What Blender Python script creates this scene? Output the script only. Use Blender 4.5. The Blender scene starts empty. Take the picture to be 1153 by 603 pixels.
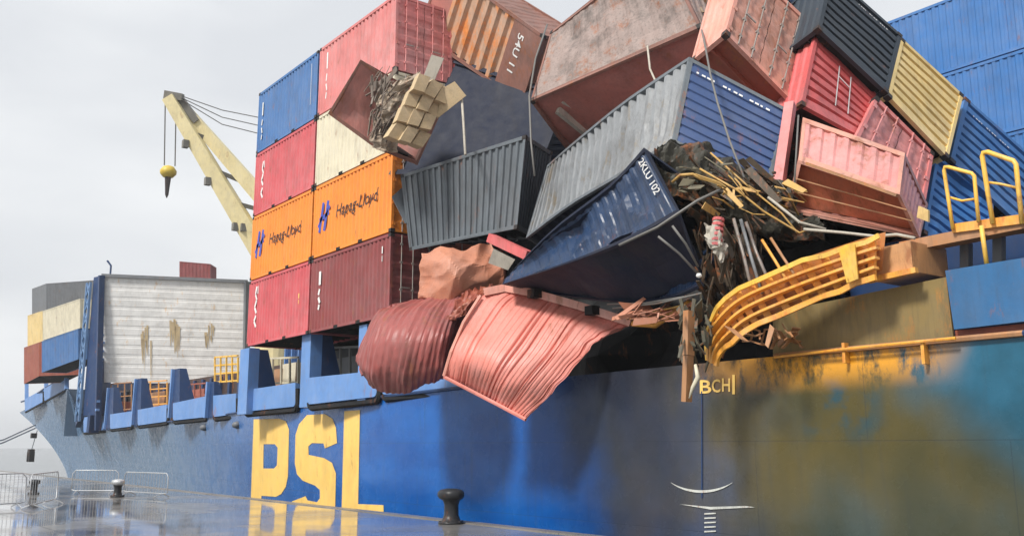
import bpy, bmesh, math, random
from mathutils import Vector, Matrix, noise
from mathutils.bvhtree import BVHTree
from mathutils.geometry import tessellate_polygon
R = math.radians
random.seed(7)
scene = bpy.context.scene
COL = scene.collection

# ------------------------------------------------------------------ camera
FPX, CX, CY, EYE = 1080.0, 576.5, 301.5, 1.8        # focal length and centre in photograph pixels (1153 wide)
PITCH = math.atan(200.5 / FPX)
YAW = math.atan(826 / FPX * math.cos(PITCH))        # between the view and the ship's long axis (-X is forward)
fw = Vector((-math.cos(YAW) * math.cos(PITCH), math.sin(YAW) * math.cos(PITCH), math.sin(PITCH)))
rt = Vector((math.sin(YAW), math.cos(YAW), 0.0))
upv = rt.cross(fw)
CAM = Vector((0, 0, EYE))
cd = bpy.data.cameras.new('camera'); cam = bpy.data.objects.new('camera', cd); COL.objects.link(cam)
cd.sensor_width = 36; cd.lens = 36 * FPX / 1153; cd.clip_end = 6000; cd.clip_start = 0.1
cam.matrix_world = Matrix(((rt.x, upv.x, -fw.x, CAM.x), (rt.y, upv.y, -fw.y, CAM.y), (rt.z, upv.z, -fw.z, CAM.z), (0, 0, 0, 1)))
scene.camera = cam

# ------------------------------------------------------------------ sky and light
SUN_EL, SUN_AZ = R(46), R(-82)                      # azimuth of the direction towards the sun, from +X
w = bpy.data.worlds.new('World'); scene.world = w; w.use_nodes = True
nt = w.node_tree; nt.nodes.clear(); L_ = nt.links.new
sky = nt.nodes.new('ShaderNodeTexSky'); sky.sky_type = 'NISHITA'; sky.sun_disc = False
sky.sun_elevation = SUN_EL; sky.sun_rotation = math.pi / 2 - SUN_AZ; sky.air_density = 1.5; sky.dust_density = 5
sc_ = nt.nodes.new('ShaderNodeVectorMath'); sc_.operation = 'SCALE'; sc_.inputs[3].default_value = 0.06
L_(sky.outputs[0], sc_.inputs[0])
tc = nt.nodes.new('ShaderNodeTexCoord'); mp = nt.nodes.new('ShaderNodeMapping'); mp.inputs['Scale'].default_value = (1.2, 1.2, 3.5)
L_(tc.outputs['Generated'], mp.inputs[0])
nz = nt.nodes.new('ShaderNodeTexNoise'); nz.inputs['Scale'].default_value = 1.6; nz.inputs['Detail'].default_value = 5; nz.inputs['Roughness'].default_value = 0.5
L_(mp.outputs[0], nz.inputs['Vector'])
cr = nt.nodes.new('ShaderNodeValToRGB')
cr.color_ramp.elements[0].position = 0.40; cr.color_ramp.elements[0].color = (0.62, 0.64, 0.67, 1)
cr.color_ramp.elements[1].position = 0.62; cr.color_ramp.elements[1].color = (0.76, 0.775, 0.79, 1)
L_(nz.outputs['Fac'], cr.inputs[0])
mx = nt.nodes.new('ShaderNodeMix'); mx.data_type = 'RGBA'; mx.inputs[0].default_value = 0.93
L_(sc_.outputs[0], mx.inputs[6]); L_(cr.outputs[0], mx.inputs[7])
bg = nt.nodes.new('ShaderNodeBackground'); bg.inputs[1].default_value = 1.0
L_(mx.outputs[2], bg.inputs[0])
wo = nt.nodes.new('ShaderNodeOutputWorld'); L_(bg.outputs[0], wo.inputs[0])
sd = bpy.data.lights.new('sun', 'SUN'); sd.energy = 3.4; sd.angle = R(10); sd.color = (1.0, 0.96, 0.90)
so = bpy.data.objects.new('sun', sd); COL.objects.link(so)
sdir = Vector((math.cos(SUN_EL) * math.cos(SUN_AZ), math.cos(SUN_EL) * math.sin(SUN_AZ), math.sin(SUN_EL)))
so.rotation_euler = sdir.to_track_quat('Z', 'Y').to_euler()
scene.view_settings.view_transform = 'Standard'; scene.view_settings.look = 'None'
scene.view_settings.exposure = 0.38; scene.view_settings.gamma = 1; scene.view_settings.use_curve_mapping = False
scene.render.engine = 'CYCLES'
scene.cycles.max_bounces = 6; scene.cycles.volume_bounces = 0; scene.cycles.use_denoising = True

# ------------------------------------------------------------------ where a picture point lies
def ray(x, y): return fw + rt * ((x - CX) / FPX) - upv * ((y - CY) / FPX)
def atd(x, y, d): return CAM + ray(x, y) * d
def atY(x, y, Y): r = ray(x, y); return CAM + r * (Y / r.y)
def atZ(x, y, Z): r = ray(x, y); return CAM + r * ((Z - EYE) / r.z)
def atpl(x, y, P, n): r = ray(x, y); return CAM + r * ((P - CAM).dot(n) / r.dot(n))

# ------------------------------------------------------------------ materials
MATS = {}
def paint(name, col, rough=0.45, rust=0.0, dirt=0.35, bump=0.15, rustcol=(0.16, 0.055, 0.02), scale=1.0, metallic=0.0, streak=True, fade=0.12, dirtcol=(0.05, 0.045, 0.04)):
    if name in MATS: return MATS[name]
    m = bpy.data.materials.new(name); m.use_nodes = True; MATS[name] = m
    t = m.node_tree; N = t.nodes; K = t.links.new; b = N['Principled BSDF']
    tcn = N.new('ShaderNodeTexCoord')
    def noise_(sc, det=4, st=(1, 1, 1), ro=0.6):
        mm = N.new('ShaderNodeMapping'); mm.inputs['Scale'].default_value = st
        K(tcn.outputs['Object'], mm.inputs[0])
        n = N.new('ShaderNodeTexNoise'); n.inputs['Scale'].default_value = sc; n.inputs['Detail'].default_value = det; n.inputs['Roughness'].default_value = ro
        K(mm.outputs[0], n.inputs['Vector']); return n.outputs['Fac']
    def ramp(x, a, c):
        r = N.new('ShaderNodeMapRange'); r.inputs[1].default_value = a; r.inputs[2].default_value = c; r.clamp = True
        K(x, r.inputs[0]); return r.outputs[0]
    def mul(x, v):
        r = N.new('ShaderNodeMath'); r.operation = 'MULTIPLY'; K(x, r.inputs[0])
        if isinstance(v, float): r.inputs[1].default_value = v
        else: K(v, r.inputs[1])
        return r.outputs[0]
    def mix(f, a, c):
        r = N.new('ShaderNodeMix'); r.data_type = 'RGBA'; K(f, r.inputs[0])
        for i, q in ((6, a), (7, c)):
            if isinstance(q, tuple): r.inputs[i].default_value = (*q, 1)
            else: K(q, r.inputs[i])
        return r.outputs[2]
    tg = max(col) * 0.95 + 0.03; pale = tuple(min(1, c + fade * 1.3 * (tg - c) + 0.004) for c in col)
    deep = tuple(c * 0.8 for c in col)
    c0 = mix(ramp(noise_(0.5 * scale, 3), 0.3, 0.7), deep, pale)
    c1 = mix(ramp(noise_(2.5 * scale, 6), 0.35, 0.75), c0, col)
    if dirt > 0:
        c1 = mix(mul(ramp(noise_(1.1 * scale, 8, (1, 1, 0.35) if streak else (1, 1, 1), 0.72), 0.48, 0.72), dirt), c1, dirtcol)
        c1 = mix(mul(ramp(noise_(14 * scale, 3, (1, 1, 0.12) if streak else (1, 1, 1)), 0.5, 0.85), dirt * 0.7), c1, dirtcol)
    if rust > 0:
        f = mul(ramp(noise_(1.7 * scale, 9, (1.2, 1.2, 0.45) if streak else (1, 1, 1), 0.75), 0.60 - 0.2 * rust, 0.68 - 0.1 * rust), min(1.0, 0.5 + rust))
        rc = mix(noise_(9 * scale, 3), rustcol, tuple(c * 2.3 for c in rustcol))
        c1 = mix(f, c1, rc)
    K(c1, b.inputs['Base Color'])
    rr = N.new('ShaderNodeMapRange'); rr.inputs[3].default_value = rough - 0.1; rr.inputs[4].default_value = rough + 0.2
    K(noise_(3 * scale, 5), rr.inputs[0]); K(rr.outputs[0], b.inputs['Roughness'])
    b.inputs['Metallic'].default_value = metallic; b.inputs['Specular IOR Level'].default_value = 0.2 + 0.6 * min(0.5, max(col))
    if bump > 0:
        bb = N.new('ShaderNodeBump'); bb.inputs['Strength'].default_value = bump; bb.inputs['Distance'].default_value = 0.05
        K(noise_(3.2 * scale, 5), bb.inputs['Height']); K(bb.outputs[0], b.inputs['Normal'])
    return m

RED = paint('paint_rose_red', (0.60, 0.085, 0.10), rust=0.05)
MAROON = paint('paint_maroon', (0.27, 0.055, 0.055), rust=0.1, fade=0.16)
ORANGE = paint('paint_orange', (0.85, 0.26, 0.018), rust=0.04, dirt=0.2, fade=0.02)
BLUE = paint('paint_blue', (0.045, 0.16, 0.40), rust=0.05)
BLUE2 = paint('paint_bright_blue', (0.035, 0.17, 0.46), rust=0.02, dirt=0.3)
CREAM = paint('paint_cream', (0.68, 0.62, 0.46), rust=0.03)
PINK = paint('paint_pink', (0.66, 0.19, 0.18), rust=0.05, fade=0.2)
PEACH = paint('paint_peach', (0.72, 0.30, 0.22), rust=0.16, fade=0.2)
PEACHD = paint('paint_peach_door', (0.62, 0.27, 0.19), rust=0.22, dirt=0.5, fade=0.22)
CORAL = paint('paint_coral', (0.63, 0.10, 0.10), rust=0.1, dirt=0.4)
REDBR = paint('paint_red_brown', (0.34, 0.075, 0.04), rust=0.35, dirt=0.5, rustcol=(0.22, 0.07, 0.02))
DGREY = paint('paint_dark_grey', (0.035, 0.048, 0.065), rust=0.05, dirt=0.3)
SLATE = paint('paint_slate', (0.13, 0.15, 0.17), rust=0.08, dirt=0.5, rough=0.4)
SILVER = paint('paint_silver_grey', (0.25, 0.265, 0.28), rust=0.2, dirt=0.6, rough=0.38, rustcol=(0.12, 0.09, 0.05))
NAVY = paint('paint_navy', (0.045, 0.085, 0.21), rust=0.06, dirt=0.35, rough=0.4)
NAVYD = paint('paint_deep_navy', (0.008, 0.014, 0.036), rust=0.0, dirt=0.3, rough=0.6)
TARP = paint('paint_crushed_blue', (0.016, 0.042, 0.105), rust=0.05, dirt=0.35, rough=0.3, bump=0.3)
YELL = paint('paint_sand_yellow', (0.76, 0.56, 0.22), rust=0.08, dirt=0.3)
BROWN = paint('paint_brown', (0.26, 0.115, 0.085), rust=0.25, dirt=0.5)
RUSTY = paint('rusted_ribs', (0.56, 0.34, 0.22), rust=0.6, dirt=0.4, rustcol=(0.40, 0.14, 0.035))
TAUPE = paint('weathered_taupe', (0.31, 0.235, 0.21), rust=0.3, dirt=0.95, rough=0.6, streak=False)
SMOOTHBR = paint('paint_rose_brown', (0.42, 0.15, 0.12), rust=0.1, dirt=0.45, rough=0.5)
GREYC = paint('paint_grey', (0.16, 0.17, 0.185), rust=0.05)
SHIPB = paint('ship_bright_blue', (0.11, 0.26, 0.58), rust=0.06, dirt=0.2, rough=0.4)
SHIPD = paint('ship_dark_blue', (0.012, 0.045, 0.14), rust=0.08, dirt=0.3)
DECKM = paint('ship_deck', (0.05, 0.055, 0.06), rust=0.25, dirt=0.5)
BLACKM = paint('black_and_shade', (0.008, 0.009, 0.011), rust=0.12, dirt=0.2, rough=0.6)  # black for undersides, also stands in for shade in gaps and slots
TAN = paint('rusty_tan', (0.42, 0.20, 0.08), rust=0.35, dirt=0.5, rustcol=(0.30, 0.11, 0.03))
YSTEEL = paint('yellow_steel', (0.85, 0.38, 0.03), rust=0.35, dirt=0.45, rustcol=(0.35, 0.10, 0.02), scale=2)
YRAIL = paint('yellow_rail', (0.86, 0.50, 0.045), rust=0.25, dirt=0.4, scale=2)
CRANEM = paint('crane_cream', (0.80, 0.68, 0.36), rust=0.08, dirt=0.25)
CRANED = paint('crane_grey', (0.18, 0.17, 0.15), dirt=0.3)
WHITEW = paint('wall_off_white', (0.78, 0.775, 0.76), rust=0.12, dirt=0.2, rustcol=(0.40, 0.24, 0.08), rough=0.75, bump=0.05)
WHITEM = paint('white_marking', (0.80, 0.80, 0.78), rust=0.0, dirt=0.25, bump=0)
BLUEM = paint('blue_marking', (0.03, 0.06, 0.42), rust=0, dirt=0.1, bump=0)
DARKM = paint('dark_marking', (0.06, 0.035, 0.03), rust=0, dirt=0.1, bump=0)
LETTER = paint('hull_letter_yellow', (0.98, 0.63, 0.15), rust=0.03, dirt=0.2, bump=0, fade=0.05)
CASTM = paint('casting_dark', (0.035, 0.03, 0.03), rust=0.3, dirt=0.3)
STEEL = paint('bare_steel', (0.34, 0.30, 0.27), rust=0.35, dirt=0.4, metallic=0.3, scale=3)
CABLEM = paint('cable_grey', (0.17, 0.165, 0.155), rust=0.1, dirt=0.3, bump=0)
OCHRE = paint('ochre_strapping', (0.55, 0.32, 0.07), rust=0.2, dirt=0.4, bump=0, scale=3)
CARTON = paint('carton_tan', (0.56, 0.42, 0.24), rust=0, dirt=0.45, rough=0.8, scale=2, streak=False)
PALECARD = paint('pale_card', (0.48, 0.44, 0.37), rust=0, dirt=0.4, rough=0.8, scale=2)
BOLLM = paint('bollard_black', (0.02, 0.022, 0.026), rust=0.08, dirt=0.2, rough=0.3)
GALV = paint('galvanised', (0.50, 0.52, 0.54), rust=0, dirt=0.2, rough=0.4, metallic=0.4, bump=0)
ROPE = paint('rope', (0.22, 0.24, 0.28), rust=0, dirt=0.2, bump=0)
SALMON = paint('salmon_sheet', (0.72, 0.215, 0.165), rust=0.06, dirt=0.5, fade=0.15, dirtcol=(0.30, 0.10, 0.07))
SALMOND = paint('faded_rose_brown', (0.32, 0.075, 0.066), rust=0.1, dirt=0.55, fade=0.12, rough=0.4)
COPPER = paint('copper_brown', (0.52, 0.20, 0.11), rust=0.15, dirt=0.35, streak=False)

# ------------------------------------------------------------------ objects
def tag(o, label=None, cat=None, group=None, kind=None):
    if label: o['label'] = label
    if cat: o['category'] = cat
    if group: o['group'] = group
    if kind: o['kind'] = kind
    return o
def empty(name, base, label, cat, group=None):
    o = bpy.data.objects.new(name, None); COL.objects.link(o); o.location = base; o.empty_display_size = 0.3
    return tag(o, label, cat, group)
class MB:
    def __init__(s): s.v = []; s.f = []
    def add(s, vs, fs):
        n = len(s.v); s.v += [Vector(p) for p in vs]; s.f += [tuple(i + n for i in f) for f in fs]
    def hexa(s, p):      # 8 points: bottom ring 0..3, top ring 4..7
        s.add(p, [(3, 2, 1, 0), (4, 5, 6, 7), (0, 1, 5, 4), (1, 2, 6, 5), (2, 3, 7, 6), (3, 0, 4, 7)])
    def box(s, x0, x1, y0, y1, z0, z1):
        s.hexa([(x0, y0, z0), (x1, y0, z0), (x1, y1, z0), (x0, y1, z0), (x0, y0, z1), (x1, y0, z1), (x1, y1, z1), (x0, y1, z1)])
    def slab(s, quad, t):    # quad of 4 points thickened by t away from its normal
        q = [Vector(p) for p in quad]; n = (q[2] - q[0]).cross(q[3] - q[1]).normalized() * t
        s.hexa(q + [p + n for p in q])
    def bar(s, a, b, wd, ht=None, ref=Vector((0, 0, 1))):
        a = Vector(a); b = Vector(b); ht = ht or wd; d = (b - a).normalized()
        if abs(d.dot(ref)) > 0.95: ref = Vector((1, 0, 0))
        x = d.cross(ref).normalized(); y = x.cross(d)
        c = [x * (wd / 2 * i) + y * (ht / 2 * j) for i, j in ((-1, -1), (1, -1), (1, 1), (-1, 1))]
        s.hexa([a + q for q in c] + [b + q for q in c])
    def tube(s, pts, r, n=8, caps=True):
        pts = [Vector(p) for p in pts]; rs = r if isinstance(r, (list, tuple)) else [r] * len(pts)
        base = len(s.v); prev = None
        for i, p in enumerate(pts):
            d = (pts[min(i + 1, len(pts) - 1)] - pts[max(i - 1, 0)]).normalized()
            if prev is None:
                x = d.orthogonal().normalized()
            else:
                x = (prev - d * prev.dot(d)).normalized()
            prev = x; y = d.cross(x)
            for k in range(n):
                a = 2 * math.pi * k / n; s.v.append(p + (x * math.cos(a) + y * math.sin(a)) * rs[i])
        for i in range(len(pts) - 1):
            for k in range(n):
                s.f.append((base + i * n + k, base + i * n + (k + 1) % n, base + (i + 1) * n + (k + 1) % n, base + (i + 1) * n + k))
        if caps:
            s.f.append(tuple(base + k for k in range(n))[::-1]); e = base + (len(pts) - 1) * n; s.f.append(tuple(e + k for k in range(n)))
    def grid(s, rows):       # rows of points
        n = len(rows[0]); base = len(s.v)
        for r in rows: s.v += [Vector(p) for p in r]
        for i in range(len(rows) - 1):
            for j in range(n - 1):
                a = base + i * n + j; s.f.append((a, a + 1, a + n + 1, a + n))
    def lathe(s, prof, c, n=24):
        c = Vector(c); base = len(s.v)
        for r, z in prof:
            for k in range(n):
                a = 2 * math.pi * k / n; s.v.append(c + Vector((r * math.cos(a), r * math.sin(a), z)))
        for i in range(len(prof) - 1):
            for k in range(n): s.f.append((base + i * n + k, base + i * n + (k + 1) % n, base + (i + 1) * n + (k + 1) % n, base + (i + 1) * n + k))
        e = base + (len(prof) - 1) * n
        s.f.append(tuple(e + k for k in range(n))); s.f.append(tuple(base + k for k in range(n))[::-1])
    def build(s, name, mat, parent=None, smooth=False, label=None, origin=None, recalc=True):
        # the empty's world position
        o0 = Vector((0, 0, 0))
        if parent is not None: 
            q = parent
            while q is not None: o0 = o0 + Vector(q.location); q = q.parent
        elif origin is not None: o0 = Vector(origin)
        me = bpy.data.meshes.new(name); me.from_pydata([tuple(p - o0) for p in s.v], [], s.f)
        if recalc:
            bm = bmesh.new(); bm.from_mesh(me); bmesh.ops.recalc_face_normals(bm, faces=bm.faces); bm.to_mesh(me); bm.free()
        if smooth:
            for p in me.polygons: p.use_smooth = True
        me.materials.append(mat)
        o = bpy.data.objects.new(name, me); COL.objects.link(o)
        if parent is not None: o.parent = parent
        elif origin is not None: o.location = origin
        if label: o['label'] = label
        return o

# ------------------------------------------------------------------ writing: built-in font turned to a mesh
def text_polys(txt, shear=0.0, bold=0.0):
    cu = bpy.data.curves.new('lettering', 'FONT'); cu.body = txt; cu.size = 1; cu.shear = shear; cu.offset = bold; cu.resolution_u = 3
    ob = bpy.data.objects.new('lettering', cu); COL.objects.link(ob)
    me = bpy.data.meshes.new_from_object(ob.evaluated_get(bpy.context.evaluated_depsgraph_get()))
    vs = [(v.co.x, v.co.y) for v in me.vertices]; fs = [tuple(p.vertices) for p in me.polygons]
    bpy.data.objects.remove(ob); bpy.data.curves.remove(cu); bpy.data.meshes.remove(me)
    xs = [a for a, b in vs]; x0, x1 = min(xs), max(xs)
    ys = [b for a, b in vs]; y0, y1 = min(ys), max(ys)
    return [((a - x0) / (x1 - x0), (b - y0) / (y1 - y0)) for a, b in vs], fs

# ------------------------------------------------------------------ containers
def cat(p0, p1, p2, p3, t):
    return 0.5 * ((2 * p1) + (p2 - p0) * t + (2 * p0 - 5 * p1 + 4 * p2 - p3) * t * t + (3 * p1 - p0 - 3 * p2 + p3) * t ** 3)
class Cage:
    """a container bent to a row of cross sections; pt() takes metres along, across and up"""
    def __init__(s, stations, dims):
        s.st = stations; s.L, s.W, s.H = dims
    def ring(s, u):
        st = s.st; u = min(max(u, -0.05), 1.05)
        i = 0
        while i < len(st) - 2 and u > st[i + 1][0]: i += 1
        a, b = st[i], st[i + 1]; t = (u - a[0]) / (b[0] - a[0])
        if len(st) == 2: return [a[1][k].lerp(b[1][k], t) for k in range(4)]
        pa = st[max(i - 1, 0)]; pb = st[min(i + 2, len(st) - 1)]
        return [cat(pa[1][k], a[1][k], b[1][k], pb[1][k], t) for k in range(4)]
    def pt(s, x, y, z):
        r = s.ring(x / s.L); v = y / s.W; q = z / s.H
        return (r[0] * (1 - v) + r[1] * v) * (1 - q) + (r[3] * (1 - v) + r[2] * v) * q
def straight(o, ux, uy, uz, dims):
    L, W, H = dims; o = Vector(o); ux = Vector(ux) * L; uy = Vector(uy) * W; uz = Vector(uz) * H
    f = [o, o + uy, o + uy + uz, o + uz]
    return Cage([(0, f), (1, [p + ux for p in f])], dims)

def corr_samples(a, b, per=0.28):
    n = max(1, round((b - a) / per)); per = (b - a) / n; out = []
    for i in range(n):
        s = a + i * per
        out += [(s, 0), (s + 0.32 * per, 0), (s + 0.5 * per, 1), (s + 0.82 * per, 1)]
    out.append((b, 0)); return out
def rib_samples(a, b, per):
    n = max(1, round((b - a) / per)); per = (b - a) / n; out = []
    for i in range(n):
        q = a + i * per; out += [(q, 0), (q + 0.62 * per, 0), (q + 0.70 * per, 1), (q + 0.92 * per, 1)]
    out.append((b, 0)); return out
def lin_samples(a, b, n): return [(a + (b - a) * i / n, 0) for i in range(n + 1)]

def container(name, label, cage, mat, ends=('corr', 'door'), dent=0.03, nz=6, group='shipping containers', sidemat=None, roofmat=None, floormat=None,
              endmats=(None, None), framemat=None, castings=True, skip=(), per=0.28, depth=0.036, marks=(), seed=0):
    c = cage; L, W, H = c.L, c.W, c.H
    base = (c.pt(L / 2, W / 2, 0))
    t = empty(name, base, label, 'container', group)
    framemat = framemat or mat; sidemat = sidemat or mat; roofmat = roofmat or mat; floormat = floormat or BLACKM
    sv = Vector((seed * 3.1, seed * 1.7, seed * 0.9))
    def dn(p, amp=1.0):
        if dent <= 0: return 0
        q = p * 0.55 + sv
        if dent > 0.1: return dent * amp * (noise.noise(q * 0.8) * 1.2 + 0.9 * noise.voronoi(q * 1.5)[0][0] + 0.2 * noise.voronoi(q * 4)[0][0] - 0.3)
        return dent * amp * (noise.noise(q) * 1.3 + 0.5 * noise.noise(q * 2.7) + 0.3 * noise.voronoi(q * 3)[0][0])
    F = 0.11
    # frame: posts and rails
    m = MB(); ns = 10 if len(c.st) > 2 else 1
    def beam_u(y0, y1, z0, z1):
        rings = []
        for i in range(ns + 1):
            x = L * i / ns; rings.append([c.pt(x, y0, z0), c.pt(x, y1, z0), c.pt(x, y1, z1), c.pt(x, y0, z1)])
        for i in range(ns): m.hexa(rings[i] + rings[i + 1])
    for y0 in (0, W - F):
        for z0 in (0, H - F):
            if ('rail', y0 > 0, z0 > 0) in skip: continue
            beam_u(y0, y0 + F, z0, z0 + F)
    def bx(x0, x1, y0, y1, z0, z1, mb=None):
        (mb or m).hexa([c.pt(*q) for q in ((x0, y0, z0), (x1, y0, z0), (x1, y1, z0), (x0, y1, z0), (x0, y0, z1), (x1, y0, z1), (x1, y1, z1), (x0, y1, z1))])
    for x0 in (0.003, L - F - 0.003):
        for y0 in (0.003, W - F - 0.003): bx(x0, x0 + F, y0, y0 + F, F, H - F)
        for z0 in (0.003, H - F - 0.003): bx(x0, x0 + F, F, W - F, z0, z0 + F)
    m.build('frame', framemat, t)
    if castings:
        for x0 in (-0.008, L - 0.162):
            for y0 in (-0.008, W - 0.152):
                for z0 in (-0.008, H - 0.112):
                    k = MB(); bx(x0, x0 + 0.17, y0, y0 + 0.16, z0, z0 + 0.12, k); k.build('corner_casting', CASTM, t)
    # side panels
    for sd in (0, 1):
        if ('side', sd) in skip: continue
        m = MB(); rows = []
        xs = corr_samples(F, L - F, per)
        for j in range(nz + 1):
            z = F + (H - 2 * F) * j / nz; row = []
            for x, k in xs:
                edge = min(1, 4 * min(x, L - x) / L + 0.1) * min(1, 4 * min(z, H - z) / H + 0.05)
                d = 0.012 + depth * k; d += abs(dn(c.pt(x, W * sd, z))) * edge * 2.0
                row.append(c.pt(x, d if sd == 0 else W - d, z))
            rows.append(row)
        m.grid(rows); m.build('side_panel', sidemat, t, smooth=False, recalc=False)
    # roof
    if 'roof' not in skip:
        m = MB(); rows = []
        for j in range(7):
            y = F + (W - 2 * F) * j / 6
            rows.append([c.pt(x, y, H - 0.012 - 0.02 * k - abs(dn(c.pt(x, y, H))) * 1.5) for x, k in corr_samples(F, L - F, 0.42)])
        m.grid(rows); m.build('roof_panel', roofmat, t, recalc=False)
    # underside with cross members
    if 'floor' not in skip:
        m = MB(); xs = lin_samples(F, L - F, max(8, int(L / 0.5)))
        xs = lin_samples(F, L - F, 40) if dent > 0.2 else xs
        m.grid([[c.pt(x, y, 0.13 + dn(c.pt(x, y, 0)) * (1.4 if dent > 0.2 else 0.5)) for x, k in xs] for y in [F + (W - 2 * F) * j / 8 for j in range(9)]])
        fl = m.build('underside', floormat, t, recalc=False)
        m = MB(); n = 1 if 'members' in skip else int(L / 0.45)
        for i in range(1, n):
            x = L * i / n; bx(x - 0.03, x + 0.03, F, W - F, 0.012, 0.127, m)
        if n > 1: m.build('cross_member', floormat, fl)
    # ends
    for e in (0, 1):
        kind = ends[e]; em = endmats[e] or mat
        if kind == 'none': continue
        X = (lambda d: d) if e == 0 else (lambda d: L - d)
        if kind == 'corr':          # upright corrugations
            m = MB(); ys = corr_samples(F, W - F, 0.24)
            m.grid([[c.pt(X(0.014 + 0.04 * k + abs(dn(c.pt(X(0), y, z))) * 1.2), y, z) for y, k in ys] for z in [F + (H - 2 * F) * j / 6 for j in range(7)]])
            m.build('end_wall', em, t, recalc=False)
        elif kind == 'ribs':        # broad flat ribs lying across the end
            m = MB(); zs = rib_samples(F, H - F, 0.29)
            m.grid([[c.pt(X(0.01 + 0.085 * k + abs(dn(c.pt(X(0), y, z))) * 1.2), y, z) for z, k in zs] for y in [F + (W - 2 * F) * j / 6 for j in range(7)]])
            m.build('end_wall', em, t, recalc=False)
        elif kind in ('door', 'doorx'):
            hw = (W - 2 * F) / 2
            for s in (0, 1):
                y0 = F + s * (hw + 0.006); y1 = y0 + hw - 0.012
                m = MB(); zs = corr_samples(F + 0.1, H - F - 0.1, (H - 0.4) / 5)
                zz = [(F + 0.01, 0)] + zs + [(H - F - 0.01, 0)]
                m.grid([[c.pt(X(0.03 + 0.03 * k + abs(dn(c.pt(X(0), y, z)))), y, z) for z, k in zz] for y in [y0 + (y1 - y0) * j / 4 for j in range(5)]])
                dr = m.build('door', em, t, recalc=False)
                for q in (0.3, 0.72):
                    yb = y0 + (y1 - y0) * q; k = MB()
                    k.tube([c.pt(X(-0.01), yb, 0.03), c.pt(X(-0.01), yb, H / 2), c.pt(X(-0.01), yb, H - 0.03)], 0.022, 6)
                    for zf in (0.12, 0.33, 0.66, 0.88): bx(X(-0.03), X(0.025), yb - 0.05, yb + 0.05, H * zf - 0.03, H * zf + 0.03, k)
                    k.build('locking_bar', STEEL if mat not in (CORAL, PEACHD, PINK) else em, dr)
                    k = MB(); bx(X(-0.06), X(-0.035), yb - 0.02, yb + 0.32 if q < 0.5 else yb + 0.02, 1.0, 1.04, k); k.build('handle', STEEL, dr)
                ye = y0 if s == 0 else y1
                for zf in (0.1, 0.36, 0.64, 0.9):
                    k = MB(); bx(X(-0.012), X(0.028), ye - 0.06, ye + 0.06, H * zf - 0.05, H * zf + 0.05, k); k.build('hinge', em, dr)
    # markings on side v=0: (kind, x, z, w, h, material, payload)
    for mk in marks:
        kind, face, x, z, wd, ht, mm, pay = mk
        vs = []; fs = []
        if kind == 'text': vs, fs = text_polys(pay, 0.25, 0.008)
        elif kind == 'vtext':
            vs, fs = text_polys(pay, 0.0, 0.01); vs = [(1 - b, a) for a, b in vs]
        elif kind == 'vtextd':
            vs, fs = text_polys(pay, 0.0, 0.01); vs = [(b, 1 - a) for a, b in vs]
        elif kind == 'strokes':
            for (a0, b0, a1, b1, th) in pay:
                dx, dy = a1 - a0, (b1 - b0) * ht / wd; l = math.hypot(dx, dy); nx, ny = -dy / l * th, dx / l * th * wd / ht
                n = len(vs); vs += [(a0 - nx, b0 - ny), (a1 - nx, b1 - ny), (a1 + nx, b1 + ny), (a0 + nx, b0 + ny)]; fs.append((n, n + 1, n + 2, n + 3))
        def mp_(a, b):
            A, B = x + a * wd, z + b * ht
            if face == 'side': return c.pt(A, 0.004, B)
            if face == 'end1': return c.pt(L - 0.002, A, B)
            return c.pt(A, W - 0.004, B)
        m = MB(); m.add([mp_(a, b) for a, b in vs], fs)
        m.build('lettering' if 'text' in kind else 'marking', mm, t, recalc=False)
    return t

def quad_cage(front, back, dims):
    """front = face at u=1, back = face at u=0, each (v0w0, v1w0, v1w1, v0w1)"""
    return Cage([(0, [Vector(p) for p in back]), (1, [Vector(p) for p in front])], dims)

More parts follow.
